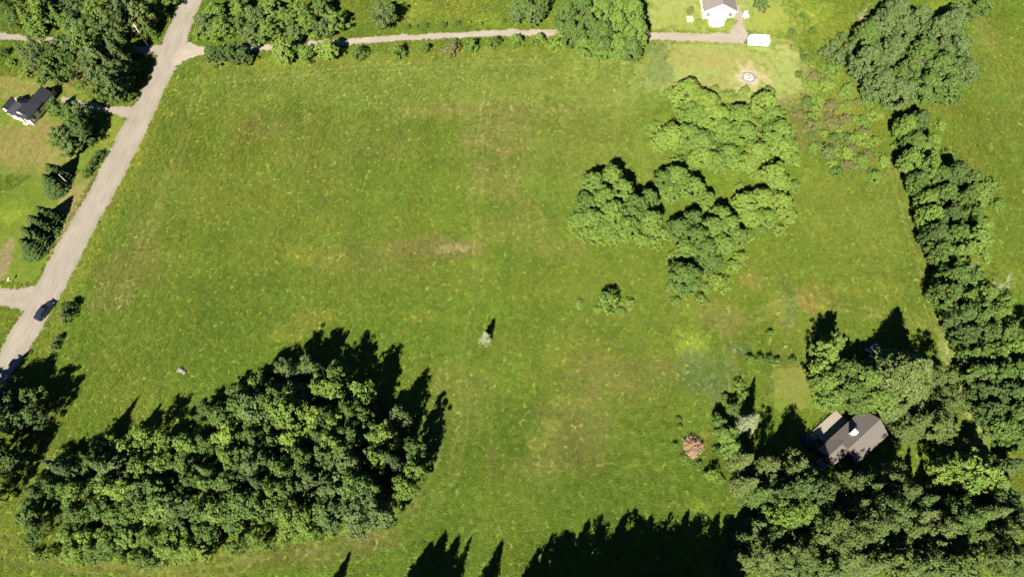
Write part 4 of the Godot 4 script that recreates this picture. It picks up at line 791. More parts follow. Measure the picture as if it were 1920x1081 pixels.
		[76.27,-121.22,1.26,2.15,8,4.53,"first bush from the left in scrub row one right of the lawn"],
		[81.52,-122.8,1.81,2.72,1,5.65,"second bush from the left in scrub row one right of the lawn"],
		[75.89,-117.93,1.11,2.36,2,1.24,"first bush from the left in scrub row two right of the lawn"],
		[79.26,-118.05,1.63,2.91,2,0.5,"second bush from the left in scrub row two right of the lawn"],
		[83.55,-116.56,1.7,2.78,1,4.52,"third bush from the left in scrub row two right of the lawn"],
		[87.77,-117.59,0.91,1.85,2,4.02,"fourth bush from the left in scrub row two right of the lawn"],
		[76.54,-113.02,0.97,2.07,2,0.55,"first bush from the left in scrub row three right of the lawn"],
		[78.72,-111.46,1.51,2.62,8,1.61,"second bush from the left in scrub row three right of the lawn"],
		[83.66,-112.41,1.36,1.45,1,3.54,"third bush from the left in scrub row three right of the lawn"],
		[87.63,-112.46,1.88,1.52,1,0.98,"fourth bush from the left in scrub row three right of the lawn"],
		[73.35,-107.89,1.76,1.67,1,1.44,"first bush from the left in scrub row four right of the lawn"],
		[78.19,-106.32,1.52,2.68,8,4.79,"second bush from the left in scrub row four right of the lawn"],
		[81.92,-107.52,1.67,1.91,8,3.51,"third bush from the left in scrub row four right of the lawn"],
		[85.71,-106.79,1.26,2.25,1,0.83,"fourth bush from the left in scrub row four right of the lawn"],
		[72.44,-102.58,1.0,1.47,0,0.77,"first bush from the left in scrub row five right of the lawn"],
		[77.59,-101.72,1.44,1.75,0,1.63,"second bush from the left in scrub row five right of the lawn"],
		[80.65,-101.17,1.5,2.57,0,5.47,"third bush from the left in scrub row five right of the lawn"],
		[84.28,-101.7,1.75,2.63,2,2.2,"fourth bush from the left in scrub row five right of the lawn"],
		[76.98,-97.9,1.29,1.76,2,0.68,"first bush from the left in scrub row six right of the lawn"],
		[81.21,-98.4,1.63,1.53,8,4.23,"second bush from the left in scrub row six right of the lawn"],
		[84.86,-96.78,1.25,1.78,8,2.57,"third bush from the left in scrub row six right of the lawn"],
		[76.31,-92.1,1.34,1.79,0,2.05,"first bush from the left in scrub row seven right of the lawn"],
		[79.78,-93.84,1.33,1.86,8,1.36,"second bush from the left in scrub row seven right of the lawn"],
		[82.66,-93.72,1.47,1.67,1,5.99,"third bush from the left in scrub row seven right of the lawn"],
	]],
	["shrub", "weeds round the round tree", [
		[36.56,-74.2,1.72,1.6,2,5.54,"first bush from the left in weed row one round the round tree"],
		[40.89,-74.96,1.04,2.54,1,0.29,"second bush from the left in weed row one round the round tree"],
		[46.79,-74.34,1.55,1.91,1,5.43,"third bush from the left in weed row one round the round tree"],
		[49.78,-73.52,1.75,1.72,2,5.06,"fourth bush from the left in weed row one round the round tree"],
		[36.02,-68.14,1.21,1.88,1,5.54,"first bush from the left in weed row two round the round tree"],
		[40.32,-69.35,1.74,1.35,2,1.26,"second bush from the left in weed row two round the round tree"],
		[45.37,-69.29,1.42,1.32,2,3.17,"third bush from the left in weed row two round the round tree"],
		[50.16,-69.11,1.06,1.9,2,4.58,"fourth bush from the left in weed row two round the round tree"],
		[35.33,-63.47,1.32,1.3,2,4.3,"first bush from the left in weed row three round the round tree"],
		[39.76,-65.14,0.98,2.33,2,3.33,"second bush from the left in weed row three round the round tree"],
		[45.55,-63.27,1.61,2.64,2,2.19,"third bush from the left in weed row three round the round tree"],
		[35.22,-58.79,1.09,1.55,1,1.69,"first bush from the left in weed row four round the round tree"],
		[40.73,-59.18,1.72,1.58,2,2.56,"second bush from the left in weed row four round the round tree"],
	]],
	["young_spruce", "", [
		[-5.5,-50.18,4.8,1.7,7,3.5,"small pale bluish conifer standing alone in the middle of the field"],
	]],
	["shrub", "short hedge above the cottage lawn", [
		[49.1,-45.83,1.6,1.1,1,4.1,"first bush from the left in the short hedge above the cottage lawn"],
		[51.27,-45.8,1.8,1.2,0,6.17,"second bush from the left in the short hedge above the cottage lawn"],
		[53.44,-45.57,1.8,1.2,0,2.65,"third bush from the left in the short hedge above the cottage lawn"],
		[54.86,-45.26,1.5,1.0,1,2.43,"fourth bush from the left in the short hedge above the cottage lawn"],
	]],
	["shrub", "tiny bushes above the cottage lawn", [
		[54.19,-51.4,1.4,0.9,1,5.64,"first tiny bush from the left standing alone above the cottage lawn"],
		[58.1,-45.5,1.5,1.0,0,5.82,"second tiny bush from the left standing alone above the cottage lawn"],
		[63.37,-50.58,1.3,0.8,0,6.22,"third tiny bush from the left standing alone above the cottage lawn"],
	]],
	["broadleaf_tree", "trees at the cottage lawn corner", [
		[61.1,-42.4,8.0,2.4,2,5.29,"first pale leafy tree from the left at the corner of the cottage lawn"],
		[62.8,-45.57,10.0,2.8,2,2.55,"second pale leafy tree from the left at the corner of the cottage lawn"],
		[64.77,-47.83,9.0,2.2,1,3.45,"third pale leafy tree from the left at the corner of the cottage lawn"],
	]],
	["dense_tree", "trees above the brown cottage", [
		[62.16,-39.8,8.96,3.22,1,4.69,"first bright leafy tree from the left in the clump above the brown cottage"],
		[62.64,-36.73,8.01,3.03,1,1.47,"second bright leafy tree from the left in the clump above the brown cottage"],
		[66.04,-41.49,9.86,3.25,0,1.67,"third bright leafy tree from the left in the clump above the brown cottage"],
		[66.26,-37.38,8.61,3.5,0,1.4,"fourth bright leafy tree from the left in the clump above the brown cottage"],
		[68.65,-35.16,5.86,2.48,0,2.18,"fifth bright leafy tree from the left in the clump above the brown cottage"],
		[69.63,-40.36,10.07,3.36,1,5.82,"sixth bright leafy tree from the left in the clump above the brown cottage"],
		[69.87,-36.41,8.02,3.01,1,1.5,"seventh bright leafy tree from the left in the clump above the brown cottage"],
		[73.1,-36.46,7.72,2.85,1,4.02,"eighth bright leafy tree from the left in the clump above the brown cottage"],
	]],
	["wide_spruce", "", [
		[76.27,-40.01,17,9.2,6,5.2,"tall olive conifer whose cone shaped shadow falls on the right hand field"],
	]],
	["conifer_tree", "conifers beside the mown strip", [
		[75.52,-34.23,8.32,2.7,6,2.02,"first olive conifer from the left between the cottage and the mown strip"],
		[76.04,-30.27,6.9,2.69,5,0.77,"second olive conifer from the left between the cottage and the mown strip"],
		[77.87,-36.7,12.55,3.9,6,2.29,"third olive conifer from the left between the cottage and the mown strip"],
		[77.45,-31.2,11.18,3.61,5,2.84,"fourth olive conifer from the left between the cottage and the mown strip"],
		[83.07,-38.83,12.46,3.56,5,4.36,"fifth olive conifer from the left between the cottage and the mown strip"],
		[81.32,-30.22,10.94,3.19,6,4.77,"sixth olive conifer from the left between the cottage and the mown strip"],
		[84.42,-34.92,10.61,3.26,5,3.07,"seventh olive conifer from the left between the cottage and the mown strip"],
	]],
	["conifer_tree", "", [
		[46.0,-31.74,10,2.6,7,4.15,"pale grey conifer at the left corner of the cottage lawn"],
	]],
	["broadleaf_tree", "small trees by the pale conifer", [
		[40.8,-32.24,4.05,1.6,0,1.59,"first bright leafy small tree from the left by the pale conifer"],
		[41.84,-29.49,5.03,2.47,1,0.36,"second bright leafy small tree from the left by the pale conifer"],
		[42.59,-27.15,4.84,2.45,1,5.76,"third bright leafy small tree from the left by the pale conifer"],
		[44.12,-34.93,3.9,1.56,0,0.57,"fourth bright leafy small tree from the left by the pale conifer"],
	]],
	["shrub", "weed bushes round the dead brush", [
		[31.94,-27.99,1.14,0.88,1,6.02,"first low weed bush from the left round the dead pink brush"],
		[33.24,-33.32,0.73,0.78,0,4.51,"second low weed bush from the left round the dead pink brush"],
		[33.39,-31.7,0.86,0.82,1,6.09,"third low weed bush from the left round the dead pink brush"],
		[33.77,-25.42,0.97,1.25,1,2.21,"fourth low weed bush from the left round the dead pink brush"],
		[36.25,-24.39,0.95,1.03,0,6.14,"fifth low weed bush from the left round the dead pink brush"],
		[40.14,-26.93,1.6,1.34,0,4.18,"sixth low weed bush from the left round the dead pink brush"],
		[39.98,-21.35,1.3,1.16,1,2.38,"seventh low weed bush from the left round the dead pink brush"],
		[43.14,-37.65,1.21,1.0,0,0.68,"eighth low weed bush from the left round the dead pink brush"],
		[46.2,-40.42,1.44,1.41,1,2.61,"ninth low weed bush from the left round the dead pink brush"],
		[47.53,-38.2,1.29,1.39,1,2.5,"tenth low weed bush from the left round the dead pink brush"],
	]],
	["dense_tree", "trees shading the cottage", [
		[48.43,-18.13,13,3.6,3,0.85,"first dark tree from the left casting its shadow on the brown cottage"],
		[51.87,-19.01,14,4.2,3,4.73,"second dark tree from the left casting its shadow on the brown cottage"],
		[55.4,-18.46,13,3.6,3,0.06,"third dark tree from the left casting its shadow on the brown cottage"],
	]],
	["conifer_tree", "trees shading the cottage", [
		[58.21,-10.53,15,3.4,5,1.46,"fourth dark tree from the left casting its shadow on the brown cottage"],
		[62.27,-12.4,15,3.4,5,1.26,"fifth dark tree from the left casting its shadow on the brown cottage"],
		[66.88,-14.19,15,3.6,5,3.4,"sixth dark tree from the left casting its shadow on the brown cottage"],
		[70.63,-11.6,14,3.4,5,5.81,"seventh dark tree from the left casting its shadow on the brown cottage"],
	]],
	["conifer_tree", "conifers of the bottom right wood", [
		[43.79,-24.34,9.98,2.84,6,5.13,"first olive conifer from the left in the top row of the bottom right wood"],
		[43.79,-19.91,10.76,2.91,6,1.19,"second olive conifer from the left in the top row of the bottom right wood"],
		[45.28,-17.88,12.49,3.04,0,1.72,"third olive conifer from the left in the top row of the bottom right wood"],
		[46.78,-22.07,13.09,2.67,6,4.17,"fourth olive conifer from the left in the top row of the bottom right wood"],
		[49.67,-20.16,8.09,3.06,6,4.28,"fifth olive conifer from the left in the top row of the bottom right wood"],
		[51.73,-22.54,13.09,3.0,6,5.04,"sixth olive conifer from the left in the top row of the bottom right wood"],
		[52.79,-19.91,10.73,2.77,5,0.83,"seventh olive conifer from the left in the top row of the bottom right wood"],
		[56.88,-21.5,9.2,3.26,6,4.12,"eighth olive conifer from the left in the top row of the bottom right wood"],
		[56.3,-18.47,13.18,2.87,6,1.26,"ninth olive conifer from the left in the top row of the bottom right wood"],
		[54.79,-10.23,11.04,2.85,6,3.13,"first olive conifer from the left in the middle of the bottom right wood"],
		[56.65,-12.27,14.54,3.16,5,5.04,"second olive conifer from the left in the middle of the bottom right wood"],
		[57.99,-8.57,8.34,3.31,6,3.24,"third olive conifer from the left in the middle of the bottom right wood"],
		[62.72,-19.96,10.2,2.84,5,5.97,"fourth olive conifer from the left in the middle of the bottom right wood"],
		[60.04,-12.29,14.15,3.16,5,4.43,"fifth olive conifer from the left in the middle of the bottom right wood"],
		[62.33,-16.05,12.14,3.44,5,5.8,"sixth olive conifer from the left in the middle of the bottom right wood"],
		[65.73,-18.95,10.86,3.23,0,1.84,"seventh olive conifer from the left in the middle of the bottom right wood"],
		[65.6,-13.08,8.5,3.49,5,4.44,"eighth olive conifer from the left in the middle of the bottom right wood"],
		[66.38,-15.99,12.97,3.03,5,2.04,"ninth olive conifer from the left in the middle of the bottom right wood"],
		[69.86,-20.43,10.26,3.25,6,2.46,"tenth olive conifer from the left in the middle of the bottom right wood"],
		[69.97,-17.78,13.57,3.02,5,1.4,"eleventh olive conifer from the left in the middle of the bottom right wood"],
		[69.79,-12.53,10.12,3.02,0,0.6,"first olive conifer from the left in the right part of the bottom right wood"],
		[72.22,-9.93,8.01,2.88,6,2.47,"second olive conifer from the left in the right part of the bottom right wood"],
		[72.98,-14.14,13.29,3.27,6,0.61,"third olive conifer from the left in the right part of the bottom right wood"],
		[75.55,-9.43,9.07,2.96,6,5.26,"fourth olive conifer from the left in the right part of the bottom right wood"],
		[76.54,-12.46,11.29,2.96,6,1.03,"fifth olive conifer from the left in the right part of the bottom right wood"],
		[79.43,-9.87,9.2,3.04,0,0.03,"sixth olive conifer from the left in the right part of the bottom right wood"],
		[79.34,-13.23,13.36,3.41,0,0.94,"seventh olive conifer from the left in the right part of the bottom right wood"],
		[82.65,-10.66,11.37,3.08,5,0.96,"eighth olive conifer from the left in the right part of the bottom right wood"],
		[83.89,-14.22,12.05,3.52,0,2.94,"ninth olive conifer from the left in the right part of the bottom right wood"],
		[86.88,-14.68,12.06,3.04,6,1.61,"tenth olive conifer from the left in the right part of the bottom right wood"],
		[86.42,-11.15,10.55,3.06,6,1.28,"eleventh olive conifer from the left in the right part of the bottom right wood"],
		[88.37,-10.98,13.82,2.89,6,3.15,"twelfth olive conifer from the left in the right part of the bottom right wood"],
	]],
	["broadleaf_tree", "leafy trees below the mown strip", [
		[80.5,-22.28,11.0,3.0,2,0.94,"first bright leafy tree from the left below the end of the mown strip"],
		[83.86,-23.06,11.0,3.2,2,0.72,"second bright leafy tree from the left below the end of the mown strip"],
		[83.86,-19.98,10.0,3.0,1,6.26,"third bright leafy tree from the left below the end of the mown strip"],
		[86.95,-21.8,11.0,3.2,2,3.08,"fourth bright leafy tree from the left below the end of the mown strip"],
		[89.47,-20.07,9.0,2.6,1,1.26,"fifth bright leafy tree from the left below the end of the mown strip"],
	]],
	["conifer_tree", "trees of the bottom right wood", [
		[40.78,-6.75,10.06,3.51,5,5.91,"first tree from the left in the bottom row of the bottom right wood"],
		[43.8,-7.56,11.95,3.55,6,0.93,"second tree from the left in the bottom row of the bottom right wood"],
		[48.25,-4.57,10.61,3.4,5,4.45,"fourth tree from the left in the bottom row of the bottom right wood"],
		[50.57,-7.59,10.92,3.35,5,0.24,"fifth tree from the left in the bottom row of the bottom right wood"],
		[55.76,-4.54,12.07,3.11,5,4.94,"seventh tree from the left in the bottom row of the bottom right wood"],
		[59.1,-7.07,13.56,3.03,5,1.02,"eighth tree from the left in the bottom row of the bottom right wood"],
		[62.88,-5.82,12.31,2.87,6,1.63,"ninth tree from the left in the bottom row of the bottom right wood"],
		[81.56,-6.67,12.47,2.83,5,1.49,"fourteenth tree from the left in the bottom row of the bottom right wood"],
		[85.08,-7.08,13.26,3.35,5,0.32,"fifteenth tree from the left in the bottom row of the bottom right wood"],
	]],
	["broadleaf_tree", "trees of the bottom right wood", [
		[46.85,-6.68,12.28,3.43,5,4.84,"third tree from the left in the bottom row of the bottom right wood"],
		[53.25,-5.88,10.12,3.01,5,4.0,"sixth tree from the left in the bottom row of the bottom right wood"],
		[66.76,-6.67,12.38,2.99,5,2.93,"tenth tree from the left in the bottom row of the bottom right wood"],
		[70.11,-5.8,12.84,3.43,5,4.93,"eleventh tree from the left in the bottom row of the bottom right wood"],
		[75.02,-6.29,10.98,2.85,5,4.11,"twelfth tree from the left in the bottom row of the bottom right wood"],
		[77.09,-5.77,13.93,3.28,5,4.71,"thirteenth tree from the left in the bottom row of the bottom right wood"],
		[88.19,-6.65,13.24,3.07,5,4.86,"sixteenth tree from the left in the bottom row of the bottom right wood"],
	]],
	["spruce_tree", "understory of the bottom right wood", [
		[42.15,-10.38,8.0,2.6,3,1.43,"first dark understory tree from the left in the bottom right wood"],
		[44.89,-12.65,8.0,2.6,4,4.98,"second dark understory tree from the left in the bottom right wood"],
		[64.74,-9.88,9.0,2.6,4,0.92,"fourth dark understory tree from the left in the bottom right wood"],
		[74.64,-17.78,8.0,2.2,3,4.4,"sixth dark understory tree from the left in the bottom right wood"],
		[76.98,-17.3,8.0,2.2,3,0.76,"seventh dark understory tree from the left in the bottom right wood"],
		[94.17,-23.47,9.0,2.6,3,5.38,"tenth dark understory tree from the left in the bottom right wood"],
	]],
	["broadleaf_tree", "understory of the bottom right wood", [
		[46.8,-10.78,9.0,2.6,3,5.52,"third dark understory tree from the left in the bottom right wood"],
		[68.55,-9.88,9.0,2.4,4,3.89,"fifth dark understory tree from the left in the bottom right wood"],
		[90.92,-17.7,9.0,2.6,4,1.7,"eighth dark understory tree from the left in the bottom right wood"],
		[91.04,-14.89,9.0,2.6,4,1.94,"ninth dark understory tree from the left in the bottom right wood"],
	]],
	["spruce_tree", "spruces along the bottom edge", [
		[-34.46,3.69,12,2.6,9,2.46,"first spruce from the left at the bottom edge, seen by its pointed shadow"],
		[-18.62,4.68,16,5.2,9,0.0,"second spruce from the left at the bottom edge, seen by its pointed shadow"],
		[-20.33,4.33,14,4.6,9,0.65,"third spruce from the left at the bottom edge, seen by its pointed shadow"],
		[-15.8,4.27,15,4.6,9,2.85,"fourth spruce from the left at the bottom edge, seen by its pointed shadow"],
		[-13.41,4.27,15,2.4,3,1.58,"fifth spruce from the left at the bottom edge, seen by its pointed shadow"],
		[-8.03,6.09,16,3.8,3,4.25,"sixth spruce from the left at the bottom edge, seen by its pointed shadow"],
		[0.12,4.01,13,3.2,3,4.61,"seventh spruce from the left at the bottom edge, seen by its pointed shadow"],
		[1.24,5.15,16,2.2,3,4.18,"eighth spruce from the left at the bottom edge, seen by its pointed shadow"],
	]],
	["broadleaf_tree", "trees of the shaded belt", [
		[4.53,3.19,15.76,3.58,3,2.51,"first tree from the left in front line of the shaded belt at the bottom edge"],
		[10.56,4.06,17.06,4.31,3,5.43,"third tree from the left in front line of the shaded belt at the bottom edge"],
		[17.39,3.01,17.63,4.24,4,4.2,"fifth tree from the left in front line of the shaded belt at the bottom edge"],
		[23.1,2.35,16.38,4.33,3,4.28,"seventh tree from the left in front line of the shaded belt at the bottom edge"],
		[29.34,2.62,16.52,4.4,9,5.35,"ninth tree from the left in front line of the shaded belt at the bottom edge"],
		[36.36,0.4,15.08,3.77,4,1.34,"eleventh tree from the left in front line of the shaded belt at the bottom edge"],
		[8.72,6.28,15.08,4.26,3,0.95,"second tree from the left in middle line of the shaded belt at the bottom edge"],
		[15.81,5.64,14.6,4.13,3,5.64,"fourth tree from the left in middle line of the shaded belt at the bottom edge"],
		[22.42,7.58,16.91,4.09,3,4.07,"sixth tree from the left in middle line of the shaded belt at the bottom edge"],
		[28.53,7.5,16.78,3.56,3,4.47,"eighth tree from the left in middle line of the shaded belt at the bottom edge"],
		[35.48,6.64,16.78,3.87,3,1.94,"tenth tree from the left in middle line of the shaded belt at the bottom edge"],
		[5.86,7.32,13.48,4.25,3,4.25,"first tree from the left in rear line of the shaded belt at the bottom edge"],
		[13.33,7.06,13.23,3.55,9,0.77,"third tree from the left in rear line of the shaded belt at the bottom edge"],
		[18.88,6.92,13.04,3.75,4,3.95,"fifth tree from the left in rear line of the shaded belt at the bottom edge"],
		[26.04,10.39,15.63,3.13,9,6.14,"seventh tree from the left in rear line of the shaded belt at the bottom edge"],
		[33.69,6.98,13.53,4.01,4,0.69,"ninth tree from the left in rear line of the shaded belt at the bottom edge"],
	]],
	["spruce_tree", "trees of the shaded belt", [
		[8.35,2.25,15.8,4.27,4,5.06,"second tree from the left in front line of the shaded belt at the bottom edge"],
		[14.72,2.57,16.96,4.61,3,3.34,"fourth tree from the left in front line of the shaded belt at the bottom edge"],
		[20.12,1.69,15.93,4.65,3,0.84,"sixth tree from the left in front line of the shaded belt at the bottom edge"],
		[26.39,2.58,17.81,4.23,4,0.42,"eighth tree from the left in front line of the shaded belt at the bottom edge"],
		[31.96,3.36,17.95,4.85,3,3.63,"tenth tree from the left in front line of the shaded belt at the bottom edge"],
		[4.5,6.67,16.85,4.87,3,4.93,"first tree from the left in middle line of the shaded belt at the bottom edge"],
		[11.68,6.48,15.49,3.83,3,3.14,"third tree from the left in middle line of the shaded belt at the bottom edge"],
		[18.07,5.67,15.56,4.94,4,5.52,"fifth tree from the left in middle line of the shaded belt at the bottom edge"],
		[25.69,5.53,14.82,5.31,4,3.85,"seventh tree from the left in middle line of the shaded belt at the bottom edge"],
		[33.11,5.12,14.96,5.14,3,3.82,"ninth tree from the left in middle line of the shaded belt at the bottom edge"],
		[7.99,8.31,14.61,4.91,9,2.26,"second tree from the left in rear line of the shaded belt at the bottom edge"],
		[15.6,9.38,15.43,5.24,3,1.37,"fourth tree from the left in rear line of the shaded belt at the bottom edge"],
		[22.59,8.57,14.81,4.38,3,2.81,"sixth tree from the left in rear line of the shaded belt at the bottom edge"],
		[28.8,10.16,15.5,5.0,9,0.25,"eighth tree from the left in rear line of the shaded belt at the bottom edge"],
		[36.48,7.62,14.21,5.22,3,1.85,"tenth tree from the left in rear line of the shaded belt at the bottom edge"],
	]],
	["dead_tree", "", [
		[91.26,-138.56,7,2.2,10,5.88,"bare white dead tree at the top left of the large clump"],
		[97.96,-117.56,11.5,2.6,10,6.06,"bare bleached branches sticking out of the large clump top right"],
		[103.97,-61.14,8,2.4,10,3.33,"grey leafless tree on the field side of the right hand row"],
		[94.97,-63.44,10,2.0,10,1.45,"grey leafless branches among the middle of the right hand row"],
		[45.56,-96.34,4.4,1.8,10,3.5,"grey leafless bush between lawn and mid field"],
	]],
]

# middle lines of wheel tracks in the grass, after the least and the greatest z
const TRACKS := [
	[-44.82,-3.79,[-97.59,-11.51],[-88.85,-8.9],[-76.44,-6.7],[-61.56,-5.79],[-48.2,-7.8],[-35.63,-9.64],[-26.03,-13.12],[-18.36,-18.93],[-15.1,-25.47],[-14.96,-33.91],[-14.27,-42.82]],
	[-42.55,-2.8899999999999997,[-97.05,-9.83],[-88.31,-7.06],[-74.12,-5.25],[-56.5,-4.89],[-39.23,-6.88],[-27.77,-10.29],[-18.16,-15.51],[-11.82,-21.41],[-9.56,-31.76],[-10.03,-40.55]],
	[-123.87,-41.96,[-9.92,-43.96],[-7.02,-64.73],[-8.56,-81.0],[-7.75,-101.95],[-5.42,-121.87]],
	[-97.73,-23.47,[91.64,-25.47],[90.99,-38.31],[90.86,-52.22],[90.64,-64.73],[90.47,-81.0],[89.97,-95.73]],
	[-122.14,-57.62,[-84.16,-59.62],[-83.14,-71.34],[-81.31,-83.86],[-79.07,-103.54],[-79.0,-120.14]],
	[-61.62,-19.41,[49.35,-21.41],[45.19,-36.1],[45.15,-52.22],[62.25,-59.62],[77.56,-55.88],[88.91,-53.43]],
	[-129.53,-118.14,[-71.57,-120.14],[-35.44,-123.98],[-1.37,-125.74],[37.11,-127.53]],
]

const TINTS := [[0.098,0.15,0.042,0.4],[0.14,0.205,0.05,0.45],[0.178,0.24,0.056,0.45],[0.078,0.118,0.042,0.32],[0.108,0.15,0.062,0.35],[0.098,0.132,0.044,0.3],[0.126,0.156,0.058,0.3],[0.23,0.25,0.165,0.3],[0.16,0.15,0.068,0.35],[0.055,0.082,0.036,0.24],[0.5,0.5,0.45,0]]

# ---------- helpers ----------
func numbered(called: String) -> String:
	var n: int = names.get(called, 0)
	names[called] = n + 1
	return called if n == 0 else "%s_%03d" % [called, n]

func tag(o: Node, label: String, category: String, group := "") -> void:
	o.set_meta("label", label)
	o.set_meta("category", category)
	if group != "":
		o.set_meta("group", group)

func thing(called: String, label: String, category: String, at: Vector3, turn := 0.0, group := "") -> Node3D:
	var o := Node3D.new()
	o.name = numbered(called)
	add_child(o)
	o.position = at
	o.rotation.y = turn
	tag(o, label, category, group)
	return o

func st_new() -> SurfaceTool:
	var st := SurfaceTool.new()
	st.begin(Mesh.PRIMITIVE_TRIANGLES)
	st.set_smooth_group(-1)
	return st

func obj(called: String, st: SurfaceTool, mat: Material, parent: Node = self) -> MeshInstance3D:
	st.generate_normals()
	var o := MeshInstance3D.new()
	o.mesh = st.commit()
	o.material_override = mat
	o.name = numbered(called) if parent == self else called
	parent.add_child(o, true)
	return o

func tri(st: SurfaceTool, a: Vector3, b: Vector3, c: Vector3) -> void:
	st.add_vertex(a); st.add_vertex(b); st.add_vertex(c)

func quad(st: SurfaceTool, a: Vector3, b: Vector3, c: Vector3, d: Vector3) -> void:
	tri(st, a, b, c); tri(st, a, c, d)

func box(st: SurfaceTool, c: Vector3, s: Vector3, b := Basis.IDENTITY) -> void:
	var p: Array[Vector3] = []
	for i in 8:
		p.append(c + b * (Vector3((i & 1) - .5, ((i >> 1) & 1) - .5, ((i >> 2) & 1) - .5) * s))
	for f in [[0, 2, 3, 1], [5, 7, 6, 4], [4, 6, 2, 0], [1, 3, 7, 5], [2, 6, 7, 3], [4, 0, 1, 5]]:
		quad(st, p[f[3]], p[f[2]], p[f[1]], p[f[0]])

func bar(st: SurfaceTool, a: Vector3, b: Vector3, ra: float, rb: float, sides := 6) -> void:
	var d := (b - a).normalized()
	var u := d.cross(Vector3(0, 0, 1) if absf(d.z) < .9 else Vector3(1, 0, 0)).normalized()
	var v := d.cross(u)
	for i in sides:
		var t0 := TAU * i / sides
		var t1 := TAU * (i + 1) / sides
		var e0 := u * cos(t0) + v * sin(t0)
		var e1 := u * cos(t1) + v * sin(t1)
		quad(st, a + e0 * ra, b + e0 * rb, b + e1 * rb, a + e1 * ra)
		tri(st, b, b + e1 * rb, b + e0 * rb)

# rings of equal length joined into a skin with both ends closed
func loft(st: SurfaceTool, rings: Array, closed := true) -> void:
	for k in rings.size() - 1:
		var n: int = rings[k].size()
		for i in n:
			var j := (i + 1) % n
			quad(st, rings[k][i], rings[k][j], rings[k + 1][j], rings[k + 1][i])
	if closed:
		for e in [0, rings.size() - 1]:
			var c := Vector3.ZERO
			for p in rings[e]:
				c += p
			c /= rings[e].size()
			for i in rings[e].size():
				var a: Vector3 = rings[e][i]
				var b: Vector3 = rings[e][(i + 1) % rings[e].size()]
				if e == 0: tri(st, c, b, a)
				else: tri(st, c, a, b)

# an upright rounded-off section across x at z: half width at the sill, at the shoulder and at the top
func section(z: float, lo: float, hi: float, wlo: float, whi: float, r: float) -> Array:
	return [Vector3(-wlo, lo, z), Vector3(-lerpf(wlo, whi, .6), lerpf(lo, hi, .55), z), Vector3(-whi, hi - r, z), Vector3(-whi + r, hi, z),
		Vector3(whi - r, hi, z), Vector3(whi, hi - r, z), Vector3(lerpf(wlo, whi, .6), lerpf(lo, hi, .55), z), Vector3(wlo, lo, z)]

func flat(c: Color, rough := .8, metal := 0.0) -> StandardMaterial3D:
	var m := StandardMaterial3D.new()
	m.albedo_color = c.linear_to_srgb()
	m.roughness = rough
	m.metallic = metal
	m.cull_mode = BaseMaterial3D.CULL_DISABLED
	return m

# a base colour with grain: noise in the colour and a little relief
func grained(a: Color, b: Color, size: float, rough := .9, bump := 0.0) -> StandardMaterial3D:
	var m := flat(Color.WHITE, rough)
	var n := FastNoiseLite.new()
	n.frequency = .02
	n.fractal_octaves = 5
	n.fractal_gain = .62
	n.seed = int(size * 100) + int(a.r * 1000)
	var t := NoiseTexture2D.new()
	t.width = 512; t.height = 512; t.seamless = true; t.noise = n
	var g := Gradient.new()
	g.set_color(0, a.linear_to_srgb()); g.set_color(1, b.linear_to_srgb())
	g.set_offset(0, .25); g.set_offset(1, .75)
	t.color_ramp = g
	m.albedo_texture = t
	m.uv1_triplanar = true
	m.uv1_world_triplanar = true
	m.uv1_scale = Vector3.ONE / size
	if bump > 0.0:
		m.heightmap_enabled = true
		m.heightmap_texture = t
		m.heightmap_scale = bump
	return m

func leaf_mat(c: Color, through: float) -> StandardMaterial3D:
	var m := flat(c, .62)
	m.vertex_color_use_as_albedo = true
	m.metallic_specular = .25
	m.backlight_enabled = through > 0.0
	m.backlight = Color(through, through, through * .5)
	return m

# ---------- plants ----------
func add_leaf(V: PackedVector3Array, N: PackedVector3Array, C: PackedColorArray, at: Vector3, n: Vector3, size: float, tone: Color, fold := .12) -> void:
	var u := n.cross(Vector3(rng.randf() - .5, rng.randf() - .5, rng.randf() - .5)).normalized()
	var v := n.cross(u)
	var a := at - u * size * .5
	var b := at + v * size * .36 + n * size * fold
	var c := at + u * size * .5
	var d := at - v * size * .36 + n * size * fold
	face(V, N, C, a, b, c, n, tone)
	face(V, N, C, a, c, d, n, tone)

# a triangle whose front (clockwise) looks the way of n
func face(V: PackedVector3Array, N: PackedVector3Array, C: PackedColorArray, a: Vector3, b: Vector3, c: Vector3, n: Vector3, tone: Color) -> void:
	var f := (c - a).cross(b - a).normalized()
	if f.dot(n) < 0:
		V.append(a); V.append(c); V.append(b)
		f = -f
	else:
		V.append(a); V.append(b); V.append(c)
	for i in 3:
		N.append(f); C.append(tone)

func leaf_tone() -> Color:
	var k := rng.randf_range(.6, 1.0)
	return Color(k * rng.randf_range(.8, 1.0), k, k * rng.randf_range(.6, 1.0))

func mesh_of(V: PackedVector3Array, N: PackedVector3Array, C: PackedColorArray) -> ArrayMesh:
	var a := []
	a.resize(Mesh.ARRAY_MAX)
	a[Mesh.ARRAY_VERTEX] = V
	a[Mesh.ARRAY_NORMAL] = N
	a[Mesh.ARRAY_COLOR] = C
	var m := ArrayMesh.new()
	m.add_surface_from_arrays(Mesh.PRIMITIVE_TRIANGLES, a)
	return m

func sphere_dir() -> Vector3:
	var y := rng.randf_range(-1, 1)
	var t := rng.randf() * TAU
	var r := sqrt(1 - y * y)
	return Vector3(r * cos(t), y, r * sin(t))

